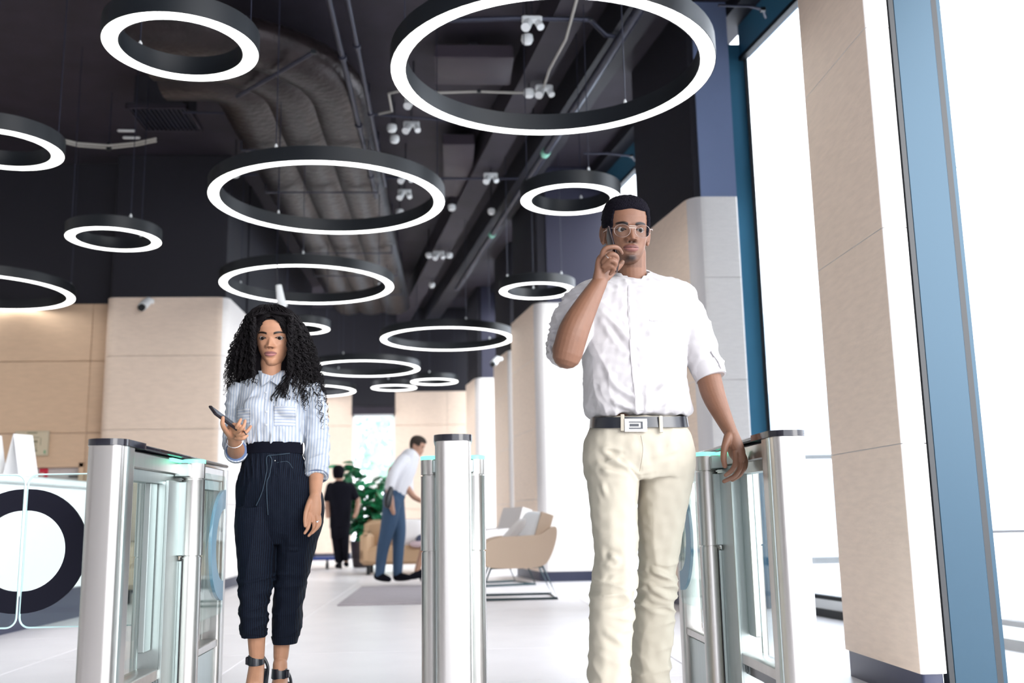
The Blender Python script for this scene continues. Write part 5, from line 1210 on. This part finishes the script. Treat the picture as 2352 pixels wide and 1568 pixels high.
for k in range(110):
    sg = -1 if k % 2 else 1; up = r.uniform(0, .018); j = lambda a: r.uniform(-a, a)
    L = np.array([(sg*.002+j(.004), -.079+up*.9, .2035+up), (sg*.022, -.082+up*.8, .1985+up), (sg*.042, -.075+up*.5, .184+up), (sg*.0575+j(.002), -.060, .158+up*.5), (sg*.068+j(.003), -.052, .120), (sg*.077+j(.004), -.048+j(.01), .05)])
    D_ = dense(L, 9); m_ = len(D_); s_ = np.linspace(0, 1, m_); a_ = r.uniform(.0018, .0045)*(.5+s_); w_ = r.uniform(22, 40); ph_ = r.uniform(0, 6.3)
    D_ = D_+np.c_[np.cos(s_*w_+ph_)*a_, -.0065-.006*r.random()+0*s_, np.sin(s_*w_+ph_)*a_+.003]
    for q in range(2):
        V, Fq = tri_tube(HW.tw(D_+.0012*np.array([math.cos(q*2), math.sin(q*2), 0])), np.full(m_, r.uniform(.0011, .0017))); Vs.append(V); Fs.append(Fq+n0); n0 += len(V)
for k in range(70):
    sg = -1 if k % 2 else 1; t0 = r.uniform(.0, 1.)**.8; x0 = sg*(.010+.052*t0); z0 = .2035-.055*(abs(x0)/.06)**2.4; y0 = -.082+.018*t0**2
    L = np.array([(x0*.7, y0+.006, z0+.020), (x0, y0-.006, z0+.006), (x0+sg*.007, y0-.008, z0-.006*(1+t0)), (x0+sg*.016, y0-.002, z0-.016-.03*t0), (x0+sg*.020, y0+.006, z0-.04-.04*t0)])
    D_ = dense(L, 7); m_ = len(D_); s_ = np.linspace(0, 1, m_); w_ = r.uniform(18, 30); ph_ = r.uniform(0, 6.3); D_ = D_+.0026*np.c_[np.cos(s_*w_+ph_), 0*s_, np.sin(s_*w_+ph_)]
    V, Fq = tri_tube(HW.tw(D_), np.full(m_, .0013)); Vs.append(V); Fs.append(Fq+n0); n0 += len(V)
mb = MB(); mb.add(np.vstack(Vs), np.vstack(Fs).tolist()); fr_h = mb.build('front_hair', hairm, wo, 'all'); fr_h['kind'] = 'stuff'
# dark mass under the curls: behind the face, and the scalp line
mb = MB(); rr = []
for v_ in (702, 706, 714, 730, 760, 800, 840, 875):
    z = W(630, v_, 4.06)[2]; hx = ix(z, hws)*(.84 if v_ < 820 else .74); k_ = ix(z, tab[:, 3])*.8; t = np.linspace(0, 2*PI, 40, endpoint=False)
    yy = np.sin(t)*k_; fr0 = 4.035-ix(z, tab[:, 4]) if v_ > 728 else -1; yy = np.maximum(yy, fr0)
    rr.append(np.c_[ix(z, cxs)+np.cos(t)*hx, ix(z, tab[:, 4])+yy, np.full(40, z)])
mb.loft(rr[::-1]).build('hair_mass', mat('hair_depth', (.004, .003, .004), .9, spec=.1), wo)
def hl_w(x, y, z):
    ax = np.abs(x); l = .1925-.060*(ax/.060)**2.4-.05*smooth(.055, .066, ax); l = np.where(y > -.035, .02, l); return smooth(-.002, .003, z-l)
wv2 = Waves(77, .008, n=14)
HW.cap(.0035, hl_w, lambda V: .0012*wv2(V), 'hairline', hairm, wo)

# ================= people in the background =================
def figure(label, loc, parts, head=None):
    """parts: (name, material, [('rows', [...]) | ('chain', pts, rad)], voxel)"""
    t = thing('person', label, 'person', loc)
    for name, m, shapes in parts:
        q = MB()
        for s_ in shapes:
            if s_[0] == 'rows': rows(q, dense(s_[1], 3))
            elif s_[0] == 'chain': chain(q, s_[1], s_[2], n=14)
            elif s_[0] == 'head': hd = Head(*s_[1]); hd.add(q); hd.ear(q, 1); hd.ear(q, -1)
        me = fuse(q, .010 if name != 'body' else .008, 2)
        if m is M['skin']:
            if head is not None: skin_tone(me, head, (.42, .24, .17), (.4, .18, .15), (.06, .035, .02))
            else: tone(me, np.tile([.40, .23, .16], (len(me.vertices), 1)))
        mesh_obj(name, me, m, t)
    return t
Y = 16.2; bt = mat('black_tee', (.0045, .0045, .009), .9, spec=.15)
hb_ = ('m', 1.0, W(777, 1086, Y-.1)+np.array([0, .17, 0]), (0, 0, PI*.97), 1.0); HB = Head(*hb_)
pb_ = figure('man in black tee and black trousers seen from behind by the plant', (W(780, 1300, Y)[0], Y, 0), [
 ('body', M['skin'], [('head', hb_), ('chain', [(779, 1112, Y), (779, 1095, Y)], [.06, .055]), ('chain', [(757, 1125, Y), (752, 1150, Y), (753, 1185, Y-.1)], [.05, .045, .035]), ('chain', [(812, 1130, Y), (822, 1150, Y), (818, 1178, Y-.15), (814, 1186, Y-.18)], [.05, .042, .034, .03]), ('rows', [(1120, 765, 800, Y, .08), (1200, 765, 800, Y, .08)]), ('chain', [(770, 1200, Y), (776, 1285, Y)], [.05, .04]), ('chain', [(790, 1200, Y), (795, 1285, Y)], [.05, .04])]),
 ('tee_shirt', bt, [('rows', [(1104, 770, 790, Y, .07), (1110, 762, 802, Y, .10), (1118, 753, 812, Y, .13), (1150, 756, 808, Y, .14), (1190, 757, 806, Y, .14), (1212, 757, 806, Y, .14)]), ('chain', [(760, 1118, Y), (752, 1145, Y)], [.075, .065]), ('chain', [(804, 1118, Y), (816, 1140, Y)], [.075, .065])]),
 ('trousers', bt, [('rows', [(1205, 758, 804, Y, .13), (1235, 760, 802, Y, .12)]), ('rows', [(1225, 760, 783, Y, .10), (1260, 765, 784, Y, .09), (1292, 770, 787, Y, .07)]), ('rows', [(1225, 780, 803, Y, .10), (1260, 784, 802, Y, .09), (1288, 788, 801, Y, .07)])]),
 ('shoe', bt, [('chain', [(778, 1298, Y), (775, 1299, Y-.12)], [.045, .04]), ('chain', [(795, 1294, Y+.1), (796, 1296, Y)], [.045, .04])])], HB)
hg = MB(); HB.grid(); HB.V = HB.grid()[0]
HB.cap(.016, lambda x, y, z: smooth(-.004, .004, z-np.where(y < -.05, .185, .045)), None, 'hair', bpy.data.materials['short_black_hair'], pb_)
Y = 12.6; wh = mat('white_shirt', (.62, .62, .66), .8); jn = mat('blue_jeans', (.035, .075, .14), .85)
hw_ = ('m', 1.0, W(972, 1030, Y)+np.array([.0, -.01, 0]), (math.radians(25), 0, math.radians(72)), 1.0); HJ = Head(*hw_)
pj = figure('man in white shirt and blue jeans bending forward beside the tan sofa', (W(895, 1330, Y)[0], Y, 0), [
 ('body', M['skin'], [('head', hw_), ('chain', [(945, 1052, Y), (956, 1040, Y)], [.06, .055]), ('chain', [(900, 1080, Y-.2), (893, 1120, Y-.22), (898, 1148, Y-.22), (901, 1168, Y-.22)], [.05, .042, .038, .03]), ('chain', [(900, 1165, Y-.22), (904, 1178, Y-.22)], [.035, .025]), ('chain', [(935, 1120, Y), (950, 1140, Y-.05), (966, 1150, Y-.1)], [.045, .036, .028]), ('chain', [(930, 1060, Y), (912, 1130, Y)], [.10, .09]), ('chain', [(903, 1140, Y-.04), (885, 1240, Y-.07), (873, 1310, Y-.03)], [.05, .035, .03]), ('chain', [(911, 1140, Y+.05), (916, 1240, Y+.06), (914, 1315, Y+.06)], [.05, .035, .03])]),
 ('shirt', wh, [('chain', [(941, 1052, Y), (930, 1075, Y), (917, 1105, Y), (909, 1130, Y)], [.125, .150, .145, .135]), ('chain', [(925, 1058, Y-.12), (905, 1085, Y-.2), (895, 1118, Y-.22)], [.085, .075, .062]), ('chain', [(940, 1060, Y+.1), (938, 1100, Y+.1), (940, 1125, Y+.05)], [.08, .065, .055])]),
 ('jeans', jn, [('chain', [(908, 1128, Y), (903, 1150, Y)], [.140, .135]), ('chain', [(901, 1150, Y-.05), (890, 1215, Y-.08), (879, 1262, Y-.06), (872, 1318, Y-.02)], [.115, .092, .075, .060]), ('chain', [(909, 1150, Y+.05), (916, 1215, Y+.06), (915, 1262, Y+.06), (913, 1318, Y+.06)], [.11, .09, .072, .060])]),
 ('shoe', bt, [('chain', [(868, 1322, Y), (880, 1326, Y-.05), (893, 1330, Y-.1)], [.055, .050, .035])]), ('shoe', bt, [('chain', [(912, 1324, Y+.06), (925, 1325, Y+.02), (940, 1326, Y)], [.055, .050, .035])])], HJ)
HJ.V = HJ.grid()[0]; HJ.cap(.014, lambda x, y, z: smooth(-.004, .004, z-np.where(y < -.05, .185, np.where(y < .03, .13, .06))), None, 'hair', mat('brown_hair', (.03, .02, .015), .9), pj)
bg_ = tag(MB().tube([W(898, 1122, 12.3), W(892, 1142, 12.3), W(890, 1158, 12.3)], [.03, .05, .045], 16, r2=[.02, .03, .03], round_ends=True).build('shoulder_bag', lea), 'black bag at the hip of the man in jeans', 'bag')
# visitor seated out of sight behind the middle gate: the crossed foot shows
Y = 11.9
figure('seated visitor mostly hidden behind the middle gate, one foot in black shoe showing', (W(1000, 1330, Y)[0], Y, 0), [
 ('body', M['skin'], [('chain', [(1010, 1215, Y), (985, 1235, Y), (962, 1298, Y), (958, 1315, Y)], [.07, .055, .038, .034]), ('chain', [(1020, 1150, Y+.1), (1015, 1210, Y+.05)], [.12, .12]), ('chain', [(1018, 1150, Y+.1), (1018, 1130, Y+.1)], [.05, .05]), ('head', ('w', 1.0, W(1018, 1108, Y), (0, 0, .3), 1.0))]),
 ('dress', bt, [('chain', [(1022, 1145, Y+.1), (1018, 1215, Y+.1)], [.14, .15])]),
 ('shoe', bt, [('chain', [(966, 1316, Y), (952, 1322, Y-.02), (938, 1326, Y-.04)], [.050, .042, .028]), ('chain', [(966, 1316, Y), (967, 1334, Y)], [.02, .012])])])
